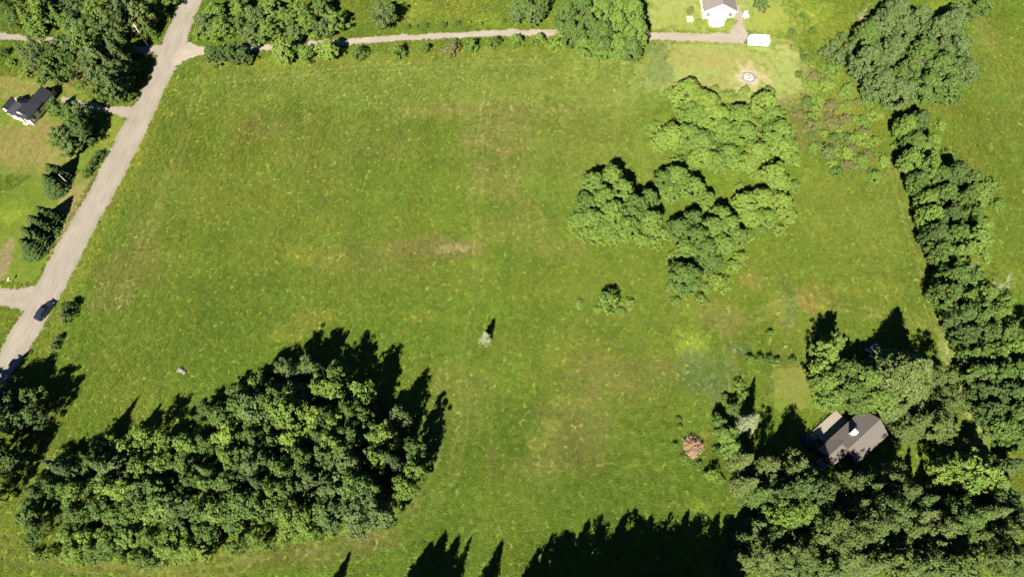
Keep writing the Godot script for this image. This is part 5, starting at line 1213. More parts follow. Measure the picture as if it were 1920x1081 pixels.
# a crown of leaf clumps on and inside an uneven ellipsoid; H high, R wide, from foot upwards
func broad_crown(R: float, H: float, foot: float, clumps: int, leaves: int, leaf: float, blob: float, even: float) -> ArrayMesh:
	var V := PackedVector3Array(); var N := PackedVector3Array(); var C := PackedColorArray()
	var mid := (H + foot) * .5 - H * .04
	var half := (H - foot) * .5
	var lean := Vector3(rng.randf_range(-.12, .12), 0, rng.randf_range(-.12, .12)) * R
	for k in clumps:
		var d := sphere_dir()
		if d.y < -.75: d.y = -d.y
		var lobe := 1.0 + (1.0 - even) * .28 * sin(3.0 * atan2(d.z, d.x) + R * 7.0) + (1.0 - even) * rng.randf_range(-.3, .18)
		var f := rng.randf_range(.62, .9) * lobe
		var w := 1.0 - .28 * maxf(0.0, d.y)
		var c := Vector3(d.x * R * f * w, mid + d.y * half * f, d.z * R * f * w) + lean * (d.y + .5)
		var br := R * blob * rng.randf_range(.65, 1.25)
		var tone := leaf_tone()
		for i in leaves:
			var e := sphere_dir()
			if e.y < -.2 and rng.randf() < .7: e.y = -e.y
			var p := c + e * Vector3(br, br * .8, br) * rng.randf_range(.45, 1.12)
			var n := (e * .7 + d * .35 + Vector3(0, .35, 0) + sphere_dir() * .75).normalized()
			add_leaf(V, N, C, p, n, leaf * rng.randf_range(.6, 1.3), tone.lerp(leaf_tone(), .5))
	return mesh_of(V, N, C)

# whorls of drooping branches, each a flat spray with side twigs
func cone_crown(R: float, H: float, foot: float, whorls: int, per: int, droop: float, ragged: float, leaf: float) -> ArrayMesh:
	var V := PackedVector3Array(); var N := PackedVector3Array(); var C := PackedColorArray()
	for w in whorls:
		var t := (w + rng.randf() * .6) / whorls
		var y := lerpf(foot, H * .98, t)
		var reach := R * pow(1.0 - t, .82) * rng.randf_range(1.0 - ragged, 1.0) + .12
		var n_b := int(lerpf(per, 4, t))
		for b in n_b:
			var az := TAU * (b + rng.randf() * .8) / n_b + w * 1.7
			var len := reach * rng.randf_range(1.0 - ragged, 1.05)
			var out := Vector3(cos(az), 0, sin(az))
			var side := Vector3(-out.z, 0, out.x)
			var steps := maxi(2, int(len / (leaf * .55)))
			var tone := leaf_tone()
			for s in steps:
				var q := (s + .6) / steps
				var p := Vector3(0, y - droop * len * q * q + .12 * len * q, 0) + out * len * q
				var wid := len * .40 * (1.0 - q * .7) + .08
				for j in 3:
					var o := rng.randf_range(-1, 1) * wid
					var pos := p + side * o - Vector3(0, absf(o) * .25 + rng.randf() * .12, 0)
					var n := (Vector3(0, 1, 0) + out * droop * .9 + sphere_dir() * .55).normalized()
					add_leaf(V, N, C, pos, n, leaf * rng.randf_range(.6, 1.25), tone.lerp(leaf_tone(), .45), .06)
	for i in 10:
		add_leaf(V, N, C, Vector3(rng.randf_range(-.1, .1), H * rng.randf_range(.95, 1.0), rng.randf_range(-.1, .1)), sphere_dir(), leaf * .6, leaf_tone())
	return mesh_of(V, N, C)

func trunk_mesh(H: float, r: float, top: float, limbs: int, R: float, forked := false) -> Mesh:
	var st := st_new()
	var at := Vector3.ZERO
	var steps := 5
	var pts: Array[Vector3] = [at]
	for i in steps:
		at += Vector3(rng.randf_range(-.04, .04) * H * .3, H * top / steps, rng.randf_range(-.04, .04) * H * .3)
		pts.append(at)
	for i in steps:
		bar(st, pts[i], pts[i + 1], r * (1.0 - .16 * i), r * (1.0 - .16 * (i + 1)), 7)
	for l in limbs:
		var k := 1 + (l % (steps - 1))
		var az := l * 2.4 + rng.randf()
		var e := pts[k] + Vector3(cos(az) * R * .6, H * rng.randf_range(.12, .24), sin(az) * R * .6)
		bar(st, pts[k], e, r * .45, r * .14, 5)
		if forked:
			for f in 4:
				var g := pts[k].lerp(e, rng.randf_range(.4, .95))
				var h := g + Vector3(rng.randf_range(-1, 1), rng.randf_range(.1, .9), rng.randf_range(-1, 1)) * R * .45
				bar(st, g, h, r * .2, r * .07, 4)
	st.generate_normals()
	return st.commit()

func grow_all() -> void:
	# prototypes: [crown mesh, trunk mesh, height, radius]
	var protos := {"broadleaf_tree": [], "dense_tree": [], "shrub": [], "spruce_tree": [], "conifer_tree": [], "young_spruce": [], "wide_spruce": [], "dead_tree": []}
	for i in 5:
		protos["broadleaf_tree"].append([broad_crown(3.0, 10.0, 1.0, [120, 80, 150, 100, 64][i], [30, 46, 22, 34, 40][i], [.46, .40, .52, .36, .5][i], [.19, .22, .16, .18, .2][i], [.15, .0, .3, .1, .0][i]), trunk_mesh(10, .17, .8, 7, 3.0), 10.0, 3.0])
	for i in 5:
		protos["dense_tree"].append([broad_crown(3.2, 7.0, .2, 190, 34, .36, .15, .75), trunk_mesh(7, .16, .8, 7, 3.0), 7.0, 3.2])
	for i in 4:
		protos["shrub"].append([broad_crown(1.6, 1.9, -.1, 46, 20, .27, .24, .45), trunk_mesh(1.9, .05, .7, 6, 1.4), 1.9, 1.6])
	for i in 3:
		protos["spruce_tree"].append([cone_crown(2.6, 13.0, .5, 34, 14, .40, .16, .42), trunk_mesh(13, .17, .97, 0, 2.0), 13.0, 2.6])
	for i in 4:
		protos["conifer_tree"].append([cone_crown(3.4, 13.0, .8, 34, 13, .22, .30, .40), trunk_mesh(13, .19, .96, 4, 2.4), 13.0, 3.4])
	for i in 3:
		protos["conifer_tree"].append([broad_crown(3.2, 13.0, 1.5, 70 + 14 * i, 52, .33, .21, .1), trunk_mesh(13, .19, .9, 8, 2.8), 13.0, 3.2])
	protos["wide_spruce"].append([cone_crown(6.4, 17.0, .8, 44, 20, .28, .24, .44), trunk_mesh(17, .26, .96, 4, 3.0), 17.0, 6.4])
	protos["young_spruce"].append([cone_crown(1.7, 4.6, .1, 13, 9, .3, .35, .42), trunk_mesh(4.6, .09, .95, 0, 1.0), 4.6, 1.6])
	for i in 2:
		protos["dead_tree"].append([null, trunk_mesh(8, .08, .85, 12, 2.4, true), 8.0, 2.4])
	var mats: Array = []
	for i in TINTS.size():
		var t: Array = TINTS[i]
		mats.append(leaf_mat(Color(t[0], t[1], t[2]), t[3]))
	var count := 0
	for block in PLANTS:
		var kind: String = block[0]
		var group: String = block[1]
		for p in block[2]:
			var list: Array = protos[kind]
			var pr: Array = list[count % list.size()]
			count += 1
			var called := kind if kind != "dense_tree" else "broadleaf_tree"
			if kind in ["young_spruce", "wide_spruce"]: called = "spruce_tree"
			var o := thing(called, p[6], "shrub" if kind == "shrub" else "tree", Vector3(p[0], -.03, p[1]), p[5], group)
			o.scale = Vector3(p[3] / pr[3], p[2] / pr[2], p[3] / pr[3])
			var tr := MeshInstance3D.new()
			tr.name = "trunk" if kind != "shrub" else "stems"
			tr.mesh = pr[1]
			tr.material_override = M["dead_wood"] if kind == "dead_tree" else M["bark"]
			o.add_child(tr, true)
			if pr[0] != null:
				var cr := MeshInstance3D.new()
				cr.name = "crown"
				cr.mesh = pr[0]
				cr.material_override = mats[p[4]]
				o.add_child(cr, true)

# ---------- ground and sward ----------
func sward(x: float, z: float, chance := .5) -> Color:
	var a := coarse.get_noise_2d(x, z)
	var b := middle.get_noise_2d(x, z)
	var f := fine.get_noise_2d(x, z)
	var c := Vector3(.142, .208, .031)
	c = c.lerp(Vector3(.178, .210, .039), clampf(.5 + a * 1.1, 0, 1) * .7)
	c = c.lerp(Vector3(.112, .188, .027), clampf(.25 + b * 1.3, 0, 1) * .6)
	c = c.lerp(Vector3(.235, .205, .085), clampf(f * 1.2 + b * .5 - .3, 0, 1) * .3)
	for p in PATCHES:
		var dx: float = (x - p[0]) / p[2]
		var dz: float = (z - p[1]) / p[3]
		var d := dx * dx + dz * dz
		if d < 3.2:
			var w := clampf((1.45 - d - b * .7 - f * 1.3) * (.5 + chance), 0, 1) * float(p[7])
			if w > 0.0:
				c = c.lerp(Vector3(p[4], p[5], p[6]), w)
	return Color(c.x, c.y, c.z)

func build_ground() -> void:
	# one sheet: the part in view carries a computed picture of the sward's soil, growth and painted light, the rest grain alone
	var x0 := -160.0; var z0 := -170.0; var w := 320.0; var d := 200.0
	var iw := 960; var ih := 600
	var data := PackedByteArray()
	data.resize(iw * ih * 3)
	var k := 0
	for j in ih:
		for i in iw:
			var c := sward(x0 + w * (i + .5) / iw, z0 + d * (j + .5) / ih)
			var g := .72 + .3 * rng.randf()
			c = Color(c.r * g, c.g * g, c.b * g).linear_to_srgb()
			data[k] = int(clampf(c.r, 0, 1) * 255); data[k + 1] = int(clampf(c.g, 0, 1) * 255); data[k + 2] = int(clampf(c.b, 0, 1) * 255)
			k += 3
	var im := Image.create_from_data(iw, ih, false, Image.FORMAT_RGB8, data)
	var m := flat(Color.WHITE, .95)
	m.albedo_texture = ImageTexture.create_from_image(im)
	m.metallic_specular = .1
	var mesh := ArrayMesh.new()
	var add := func(rects: Array, mat: Material):
		var V := PackedVector3Array(); var N := PackedVector3Array(); var U := PackedVector2Array()
		for r in rects:
			for q in [[0, 0], [1, 0], [1, 1], [0, 0], [1, 1], [0, 1]]:
				V.append(Vector3(r[0] + r[2] * q[0], 0, r[1] + r[3] * q[1]))
				N.append(Vector3.UP)
				U.append(Vector2(q[0], q[1]))
		var a := []
		a.resize(Mesh.ARRAY_MAX)
		a[Mesh.ARRAY_VERTEX] = V; a[Mesh.ARRAY_NORMAL] = N; a[Mesh.ARRAY_TEX_UV] = U
		mesh.add_surface_from_arrays(Mesh.PRIMITIVE_TRIANGLES, a)
		mesh.surface_set_material(mesh.get_surface_count() - 1, mat)
	add.call([[x0, z0, w, d]], m)
	var far := grained(Color(.07, .09, .02), Color(.12, .13, .035), 40.0)
	add.call([[-2000, -2000, 4000, 2000 + z0], [-2000, z0 + d, 4000, 2000 - z0 - d], [-2000, z0, 2000 + x0, d], [x0 + w, z0, 2000 - x0 - w, d]], far)
	var o := MeshInstance3D.new()
	o.name = "ground"
	o.mesh = mesh
	o.set_meta("kind", "structure")
	add_child(o)

func build_roads() -> void:
	var level := .02
	for called in ["farm_track", "dark_house_driveway", "cottage_driveway", "house_driveway", "lane", "gravel_road"]:
		var e: Array = ROADS[called]
		var V := PackedVector3Array(); var N := PackedVector3Array(); var C := PackedColorArray()
		var across := 14
		var rows: Array = []
		var outline := PackedVector2Array()
		for i in e[0].size():
			var a := Vector2(e[0][i][0], e[0][i][1])
			var b := Vector2(e[1][i][0], e[1][i][1])
			var n := (b - a).normalized()
			a -= n * fine.get_noise_2d(a.x * 2.0, a.y * 2.0) * .5
			b += n * fine.get_noise_2d(b.x * 2.0, b.y * 2.0) * .5
			outline.append(a)
			var row: Array = []
			for j in across + 1:
				var p := a.lerp(b, float(j) / across)
				var t := float(j) / across
				# packed wheel tracks are paler and finer than the loose gravel between and beside them
				var tr := 0.0
				for c0 in [.24, .42, .60, .78]:
					tr = maxf(tr, 1.0 - absf(t - c0) / .07)
				var k := .82 + .13 * clampf(tr + middle.get_noise_2d(p.x, p.y) * .8, 0, 1) + .12 * fine.get_noise_2d(p.x, p.y) + rng.randf_range(-.03, .03)
				if j == 0 or j == across: k *= .93
				row.append([Vector3(p.x, level + .10 * sin(PI * t) * .4, p.y), Color(k, k * .985, k * .96)])
			rows.append(row)
		for i in range(e[1].size() - 1, -1, -1):
			outline.append(Vector2(e[1][i][0], e[1][i][1]))
		no_grass.append([outline, Rect2(), called])
		for i in rows.size() - 1:
			for j in across:
				var q: Array = [rows[i][j], rows[i][j + 1], rows[i + 1][j + 1], rows[i + 1][j]]
				for k in ([0, 1, 2, 0, 2, 3] if (q[2][0] - q[0][0]).cross(q[1][0] - q[0][0]).y > 0 else [0, 2, 1, 0, 3, 2]):
					V.append(q[k][0]); N.append(Vector3.UP); C.append(q[k][1])
		var o := MeshInstance3D.new()
		o.name = called
		o.mesh = mesh_of(V, N, C)
		o.material_override = M["hotspot_gravel"] if called in ["lane", "house_driveway"] else M["gravel"]  # lane and house driveway get the gravel with painted-in sun brightness
		o.set_meta("kind", "structure")
		add_child(o)
		level += .006
	for r in no_grass:
		var bb := Rect2(r[0][0], Vector2.ZERO)
		for p in r[0]:
			bb = bb.expand(p)
		r[1] = bb

# a tussock: blades that rise from a tight foot and bend outwards
func tuft_mesh(blades: int, R: float, h: float) -> ArrayMesh:
	var V := PackedVector3Array(); var N := PackedVector3Array(); var C := PackedColorArray()
	for i in blades:
		var t := rng.randf() * TAU
		var r := R * sqrt(rng.randf())
		var out := Vector3(cos(t), 0, sin(t))
		var b := out * r * .75 + Vector3(0, -.02, 0)
		var az := t + rng.randf_range(-1.0, 1.0)
		var v := Vector3(cos(az), 0, sin(az))
		var u := Vector3(-v.z, 0, v.x)
		var hh := h * rng.randf_range(.5, 1.1) * (1.0 - .25 * r / R)
		var wd := rng.randf_range(.022, .045)
		var bend := b + Vector3(0, hh * .75, 0) + v * hh * .2
		var tip := b + Vector3(0, hh * rng.randf_range(.6, 1.0), 0) + v * rng.randf_range(.1, .34)
		var k := rng.randf_range(.74, 1.0)
		var tone := Color(k * rng.randf_range(.9, 1.0), k, k * rng.randf_range(.8, 1.0))
		var n := (Vector3(0, 1, 0) + v * .5).normalized()
		face(V, N, C, b - u * wd, bend, b + u * wd, n, tone)
		face(V, N, C, bend - u * wd * .8, tip, bend + u * wd * .8, n, tone)
	return mesh_of(V, N, C)

func in_ring(list: Array, p: Vector2) -> bool:
	for r in list:
		if r[1].has_point(p) and Geometry2D.is_point_in_polygon(p, r[0]):
			return true
	return false

func sow(called: String, label: String, category: String, mesh: Mesh, spots: Array) -> void:
	var mm := MultiMesh.new()
	mm.transform_format = MultiMesh.TRANSFORM_3D
	mm.use_colors = true
	mm.mesh = mesh
	mm.instance_count = spots.size()
	for i in spots.size():
		mm.set_instance_transform(i, spots[i][0])
		mm.set_instance_color(i, spots[i][1])
	var o := MultiMeshInstance3D.new()
	o.name = called
	o.multimesh = mm
	o.material_override = M["grass"]
	o.set_meta("kind", "stuff")
	tag(o, label, category)
	add_child(o)

# how worn the sward is by wheels at p
func trodden(p: Vector2) -> float:
	var w := 0.0
	for t in TRACKS:
		if p.y < t[0] or p.y > t[1]:
			continue
		for i in range(2, t.size() - 1):
			var a := Vector2(t[i][0], t[i][1])
			var q := Geometry2D.get_closest_point_to_segment(p, a, Vector2(t[i + 1][0], t[i + 1][1]))
			var d := absf(p.distance_to(q) - .85 + fine.get_noise_2d(p.x * .4, p.y * .4) * .35)
			w = maxf(w, clampf(1.3 - d / .34, 0, 1))
	return w * clampf(.75 + middle.get_noise_2d(p.x + 40.0, p.y) * 1.1, 0, 1)

func build_grass() -> void:
	var spots: Array = []
	var lawns: Array = []
	for l in [[[40.67,-131.69],[60.41,-131.87],[74.93,-131.51],[72.99,-116.71],[63.57,-112.17],[54.3,-112.17],[40.78,-120.14]],[[36.96,-148.79],[75.08,-148.79],[72.96,-136.31],[35.95,-136.68]],[[-138.32,-121.87],[-114.78,-120.14],[-103.6,-113.33],[-94.93,-107.56],[-98.83,-89.7],[-101.48,-81.0],[-103.67,-67.34],[-104.88,-63.44],[-118.86,-63.44],[-124.71,-81.0],[-113.03,-91.19],[-128.1,-91.19]],[[53.98,-43.96],[61.7,-43.96],[64.35,-35.0],[52.55,-35.0]],[[91.91,-49.82],[94.15,-49.82],[94.76,-25.47],[90.83,-24.45]]]:
		var pg := PackedVector2Array()
		for q in l: pg.append(Vector2(q[0], q[1]))
		var bb := Rect2(pg[0], Vector2.ZERO)
		for q in pg: bb = bb.expand(q)
		lawns.append([pg, bb])
	var step := .47
	var z := -152.0
	while z < 12.0:
		# the width in view at this depth, and a strip beyond it on both sides
		var half := 93.0 + (-z) * .315 + 9.0
		var x := -half
		while x < half:
			var p := Vector2(x + rng.randf_range(-.5, .5) * step * 1.6, z + rng.randf_range(-.5, .5) * step * 1.6)
			x += step
			if in_ring(no_grass, p):
				continue
			var lawn := in_ring(lawns, p)
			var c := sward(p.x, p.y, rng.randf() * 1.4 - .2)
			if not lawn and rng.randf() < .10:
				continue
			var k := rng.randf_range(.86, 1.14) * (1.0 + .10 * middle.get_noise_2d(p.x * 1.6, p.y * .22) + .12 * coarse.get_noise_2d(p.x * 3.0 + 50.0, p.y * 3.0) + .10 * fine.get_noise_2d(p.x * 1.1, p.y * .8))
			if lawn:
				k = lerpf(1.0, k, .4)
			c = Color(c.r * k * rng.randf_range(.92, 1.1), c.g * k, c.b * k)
			var tall := 1.0 + .35 * middle.get_noise_2d(p.x * .7 + 90.0, p.y * .7) + .45 * fine.get_noise_2d(p.x * 1.3, p.y * 1.3)
			if p.y < -92.0 and not lawn: tall *= 1.3
			tall = clampf(tall, .35, 2.0) * (.2 if lawn else 1.0) * rng.randf_range(.55, 1.45)
			var worn := trodden(p)
			if worn > 0.0:
				tall *= 1.0 - .7 * worn
				c = c.lerp(Color(.27, .24, .11), .55 * worn)
			var s := rng.randf_range(.85, 1.2)
			var b := Basis(Vector3.UP, rng.randf() * TAU).scaled(Vector3(s, tall, s))
			spots.append([Transform3D(b, Vector3(p.x, 0, p.y)), c])
		z += step
	print("tufts ", spots.size())
	sow("meadow_grass", "rough green and tan meadow grass covering the field and the lawns", "grass", tuft_mesh(60, .44, .34), spots)

# ---------- materials ----------
func make_materials() -> void:
	M["gravel"] = grained(Color(.190, .177, .154), Color(.278, .258, .228), 3.1, .95)
	M["gravel"].vertex_color_use_as_albedo = true
	M["hotspot_gravel"] = grained(Color(.230, .210, .182), Color(.325, .30, .265), 2.7, .95)  # same gravel, with the brightness of the sun's hotspot put into the colour
	M["hotspot_gravel"].vertex_color_use_as_albedo = true
	M["grass"] = leaf_mat(Color(1, 1, 1), .6)
	M["grass"].roughness = .75
	M["grass"].metallic_specular = .12
	M["bark"] = grained(Color(.05, .038, .028), Color(.13, .105, .085), .7)
	M["dead_wood"] = grained(Color(.25, .235, .21), Color(.42, .395, .36), .6)
	M["white_paint"] = grained(Color(.70, .70, .68), Color(.80, .80, .78), 2.3, .6)
	M["navy_roof"] = grained(Color(.006, .0075, .014), Color(.015, .017, .028), 1.3, .85)
	M["brown_roof"] = grained(Color(.085, .075, .071), Color(.150, .136, .130), 1.1, .95)
	M["grey_roof"] = grained(Color(.135, .12, .122), Color(.20, .18, .182), 1.2, .95)
	M["brown_wall"] = grained(Color(.06, .035, .02), Color(.11, .065, .04), 1.0)
	M["foundation"] = grained(Color(.22, .21, .2), Color(.36, .35, .33), 1.0)
	M["deck_wood"] = grained(Color(.17, .155, .13), Color(.27, .25, .215), .8)
	M["brick"] = grained(Color(.42, .36, .32), Color(.62, .56, .5), .5)
	M["glass"] = flat(Color(.012, .015, .02), .06)
	M["car_paint"] = flat(Color(.035, .042, .075), .3, .55)
	M["car_paint"].clearcoat_enabled = true
	M["car_paint"].clearcoat = 1.0
	M["car_paint"].clearcoat_roughness = .05
	M["black_plastic"] = flat(Color(.02, .02, .022), .6)
	M["rubber"] = flat(Color(.015, .015, .015), .9)
	M["chrome"] = flat(Color(.6, .6, .62), .25, 1.0)
	M["lamp_glass"] = flat(Color(.2, .2, .21), .15)
	M["tail_glass"] = flat(Color(.35, .02, .015), .2)
	M["camper_white"] = flat(Color(.8, .8, .78), .35)
	M["pole_wood"] = grained(Color(.5, .46, .4), Color(.68, .64, .57), .5)
	M["stone"] = grained(Color(.10, .098, .09), Color(.22, .215, .20), .5, .95)
	M["ash"] = grained(Color(.26, .25, .245), Color(.46, .44, .43), .6)
	M["blue_tarp"] = flat(Color(.010, .013, .024), .8)
	M["pale_slab"] = grained(Color(.27, .31, .25), Color(.34, .38, .31), .7)
	M["pink_shed"] = grained(Color(.30, .2, .2), Color(.45, .33, .32), .8)
	M["dead_leaf"] = leaf_mat(Color(.40, .235, .185), .1)

# walls of a gable block: x along the ridge from -l/2 to l/2, z across, open below the roof
func gable_walls(st: SurfaceTool, l: float, w: float, eave: float, ridge: float, at := Vector3.ZERO, turned := false) -> void:
	var T := func(x: float, y: float, z: float) -> Vector3:
		return at + (Vector3(z, y, -x) if turned else Vector3(x, y, z))
	var a := l * .5; var b := w * .5
	quad(st, T.call(-a, -.2, b), T.call(-a, eave, b), T.call(a, eave, b), T.call(a, -.2, b))
	quad(st, T.call(a, -.2, -b), T.call(a, eave, -b), T.call(-a, eave, -b), T.call(-a, -.2, -b))
	for s in [-1.0, 1.0]:
		quad(st, T.call(a * s, -.2, b * s), T.call(a * s, eave, b * s), T.call(a * s, eave, -b * s), T.call(a * s, -.2, -b * s))
		tri(st, T.call(a * s, eave, b * s), T.call(a * s, ridge, 0), T.call(a * s, eave, -b * s))

# one slope of a gable roof as a slab with thickness and overhang
func roof_slope(st: SurfaceTool, l: float, w: float, eave: float, ridge: float, side: float, over: float, at := Vector3.ZERO, turned := false) -> void:
	var pitch := (ridge - eave) / (w * .5)
	var half := w * .5 + over
	var T := func(x: float, z: float, up: float) -> Vector3:
		var y := ridge - pitch * absf(z) + up
		return at + (Vector3(z, y, -x) if turned else Vector3(x, y, z))
	var a := l * .5 + over
	var p: Array = []
	for up in [.02, .20]:
		p.append_array([T.call(-a, 0, up), T.call(a, 0, up), T.call(a, half * side, up), T.call(-a, half * side, up)])
	quad(st, p[4], p[5], p[6], p[7])
	quad(st, p[3], p[2], p[1], p[0])
	for i in 4:
		var j := (i + 1) % 4
		quad(st, p[i], p[j], p[j + 4], p[i + 4])

# one of the four slopes of a hip roof, a slab: 0 front, 1 right, 2 back, 3 left
func hip_slope(st: SurfaceTool, l: float, w: float, eave: float, ridge: float, side: int, over: float, at: Vector3) -> void:
	var a := l * .5 + over
	var b := w * .5 + over
	var r := maxf(.2, a - b)
	var c: Array[Vector3] = [Vector3(-a, eave, b), Vector3(a, eave, b), Vector3(a, eave, -b), Vector3(-a, eave, -b)]
	var t0 := Vector3(r, ridge, 0)
	var t1 := Vector3(-r, ridge, 0)
	var up := Vector3(0, .16, 0)
	var p: Array = [[c[0], t1, t0, c[1]], [c[1], t0, c[2]], [c[2], t0, t1, c[3]], [c[3], t1, c[0]]][side]
	var n := p.size()
	for i in range(1, n - 1):
		tri(st, at + p[0] + up, at + p[i] + up, at + p[i + 1] + up)
		tri(st, at + p[0], at + p[i + 1], at + p[i])
	for i in n:
		var j := (i + 1) % n
		quad(st, at + p[j], at + p[i], at + p[i] + up, at + p[j] + up)

func window_at(parent: Node, c: Vector3, w: float, h: float, facing: Vector3, frame_mat: Material) -> void:
	var b := Basis(Vector3.UP, atan2(facing.x, facing.z))
	var st := st_new()
	box(st, c + facing * .03, Vector3(w, h, .06), b)
	var o := obj("window", st, M["glass"], parent)
	st = st_new()
	for s in [-1.0, 1.0]:
		box(st, c + facing * .05 + b * Vector3(s * (w * .5 + .04), 0, 0), Vector3(.09, h + .18, .1), b)
		box(st, c + facing * .05 + Vector3(0, s * (h * .5 + .04), 0), Vector3(w, .09, .1), b)
	box(st, c + facing * .052, Vector3(w, .05, .06), b)
	obj("frame", st, frame_mat, o)

func door_at(parent: Node, c: Vector3, facing: Vector3, mat: Material) -> void:
	var b := Basis(Vector3.UP, atan2(facing.x, facing.z))
	var st := st_new()
	box(st, c + facing * .03 + Vector3(0, 1.0, 0), Vector3(.92, 2.0, .07), b)
	var o := obj("door", st, mat, parent)
	st = st_new()
	box(st, c + facing * .09 + b * Vector3(.34, 1.0, 0), Vector3(.1, .1, .08), b)
	obj("handle", st, M["chrome"], o)

func build_houses() -> void:
	var st: SurfaceTool
	# white house with the grey gable roof, its gable end to the lawn
	var h := thing("white_house", "white gable fronted house with grey roof at the top edge", "house", Vector3(54.8, 0, -146.2))
	st = st_new(); gable_walls(st, 10.4, 8.2, 2.7, 5.0, Vector3.ZERO, true); obj("wall", st, M["white_paint"], h)
	for s in [-1.0, 1.0]:
		st = st_new(); roof_slope(st, 10.4, 8.2, 2.7, 5.0, s, .32, Vector3.ZERO, true); obj("roof_slope", st, M["grey_roof"], h)
	st = st_new()
	for s in [-1.0, 1.0]:
		var e := Vector3(s * 4.46, 2.58, 5.56)
		bar(st, Vector3(0, 5.04, 5.56), e, .09, .09, 4)
	obj("barge_board", st, M["white_paint"], h)
	st = st_new(); box(st, Vector3(1.2, 4.9, -2), Vector3(.7, 1.6, .7)); obj("chimney", st, M["brick"], h)
	for w in [[-2.9, 1.5, 1.0, 1.0], [2.9, 1.5, 1.0, 1.0], [0.0, 3.7, .6, .6]]:
		window_at(h, Vector3(w[0], w[1], 5.2), w[2], w[3], Vector3(0, 0, 1), M["white_paint"])
	for z in [-3.0, 0.0, 3.0]:
		window_at(h, Vector3(-4.1, 1.5, z), .9, 1.1, Vector3(-1, 0, 0), M["white_paint"])
	door_at(h, Vector3(-.9, .35, 5.2), Vector3(0, 0, 1), M["white_paint"])
	st = st_new(); box(st, Vector3(-.75, .2, 6.55), Vector3(3.8, .44, 2.5)); obj("porch_floor", st, M["white_paint"], h)
	for x in [-2.5, 1.0]:
		st = st_new(); box(st, Vector3(x, 1.35, 7.6), Vector3(.16, 1.9, .16)); obj("porch_post", st, M["white_paint"], h)
	st = st_new(); box(st, Vector3(-.75, 2.42, 6.5), Vector3(4.1, .12, 2.8), Basis(Vector3.RIGHT, .09)); obj("porch_roof", st, M["white_paint"], h)
	st = st_new()
	box(st, Vector3(-.75, .1, 8.0), Vector3(2.2, .2, .4))
	obj("porch_step", st, M["white_paint"], h)
	# dark roofed house on the left
	h = thing("dark_roofed_house", "white house with navy black roofs beside the gravel road", "house", Vector3(-120.2, 0, -107.2), deg_to_rad(-20))
	h.scale = Vector3.ONE * .94
	st = st_new(); gable_walls(st, 6.4, 5.2, 2.5, 2.52, Vector3(.6, 0, -2.6)); obj("wall", st, M["white_paint"], h)
	for s in 4:
		st = st_new(); hip_slope(st, 6.4, 5.2, 2.5, 4.6, s, .3, Vector3(.6, 0, -2.6)); obj("roof_slope", st, M["navy_roof"], h)
	st = st_new(); gable_walls(st, 4.6, 3.4, 2.3, 3.9, Vector3(2.05, 0, -6.9), true); obj("rear_wing_wall", st, M["white_paint"], h)
	for s in [-1.0, 1.0]:
		st = st_new(); roof_slope(st, 5.6, 3.4, 2.3, 3.9, s, .3, Vector3(2.05, 0, -6.4), true); obj("rear_wing_roof", st, M["navy_roof"], h)
	st = st_new(); gable_walls(st, 3.4, 2.6, 2.1, 3.3, Vector3(-3.9, 0, -2.4), true); obj("side_wing_wall", st, M["white_paint"], h)
	for s in [-1.0, 1.0]:
		st = st_new(); roof_slope(st, 3.4, 2.6, 2.1, 3.3, s, .25, Vector3(-3.9, 0, -2.4), true); obj("side_wing_roof", st, M["navy_roof"], h)
	st = st_new(); gable_walls(st, 2.2, 2.2, 3.5, 4.2, Vector3(1.6, 0, -1.5), true); obj("dormer", st, M["white_paint"], h)
	for s in [-1.0, 1.0]:
		st = st_new(); roof_slope(st, 2.2, 2.2, 3.5, 4.2, s, .15, Vector3(1.6, 0, -1.5), true); obj("dormer_roof", st, M["navy_roof"], h)
	window_at(h, Vector3(1.6, 3.3, -.4), 1.1, .5, Vector3(0, 0, 1), M["white_paint"])
	for x in [-1.8, .2, 2.8]:
		window_at(h, Vector3(x, 1.5, 0), .8, 1.1, Vector3(0, 0, 1), M["white_paint"])
	for z in [-1.4, -3.6]:
		window_at(h, Vector3(3.8, 1.5, z), .8, 1.1, Vector3(1, 0, 0), M["white_paint"])
	door_at(h, Vector3(1.4, .2, 0), Vector3(0, 0, 1), M["brown_wall"])
	st = st_new(); box(st, Vector3(-.6, 4.5, -3.3), Vector3(.55, 1.0, .55)); obj("chimney", st, M["foundation"], h)
	st = st_new(); box(st, Vector3(1.6, .12, .4), Vector3(1.5, .24, .8)); obj("front_step", st, M["foundation"], h)
	st = st_new(); box(st, Vector3(2.2, .9, -10.0), Vector3(1.9, 1.8, 1.5)); obj("rear_porch", st, M["pink_shed"], h)
	st = st_new(); box(st, Vector3(2.2, 1.86, -10.0), Vector3(2.2, .1, 1.8), Basis(Vector3.RIGHT, .12)); obj("rear_porch_roof", st, M["navy_roof"], h)
	# brown cottage among the trees
	h = thing("brown_cottage", "brown roofed cottage with pale deck among tall trees", "house", Vector3(67.55, 0, -29.35), deg_to_rad(37.7))
	st = st_new(); gable_walls(st, 8.6, 5.8, 2.6, 4.5); obj("wall", st, M["brown_wall"], h)
	for s in [-1.0, 1.0]:
		st = st_new(); roof_slope(st, 8.6, 5.8, 2.6, 4.5, s, .35); obj("roof_slope", st, M["brown_roof"], h)
	st = st_new(); gable_walls(st, 3.6, 3.4, 2.5, 3.8, Vector3(-6.0, 0, -1.25)); obj("annex_wall", st, M["brown_wall"], h)
	for s in [-1.0, 1.0]:
		st = st_new(); roof_slope(st, 3.7, 3.4, 2.5, 3.8, s, .3, Vector3(-6.2, 0, -1.25)); obj("annex_roof", st, M["brown_roof"], h)
	st = st_new(); box(st, Vector3(-1.4, 4.25, -1.4), Vector3(.75, 1.7, .75))
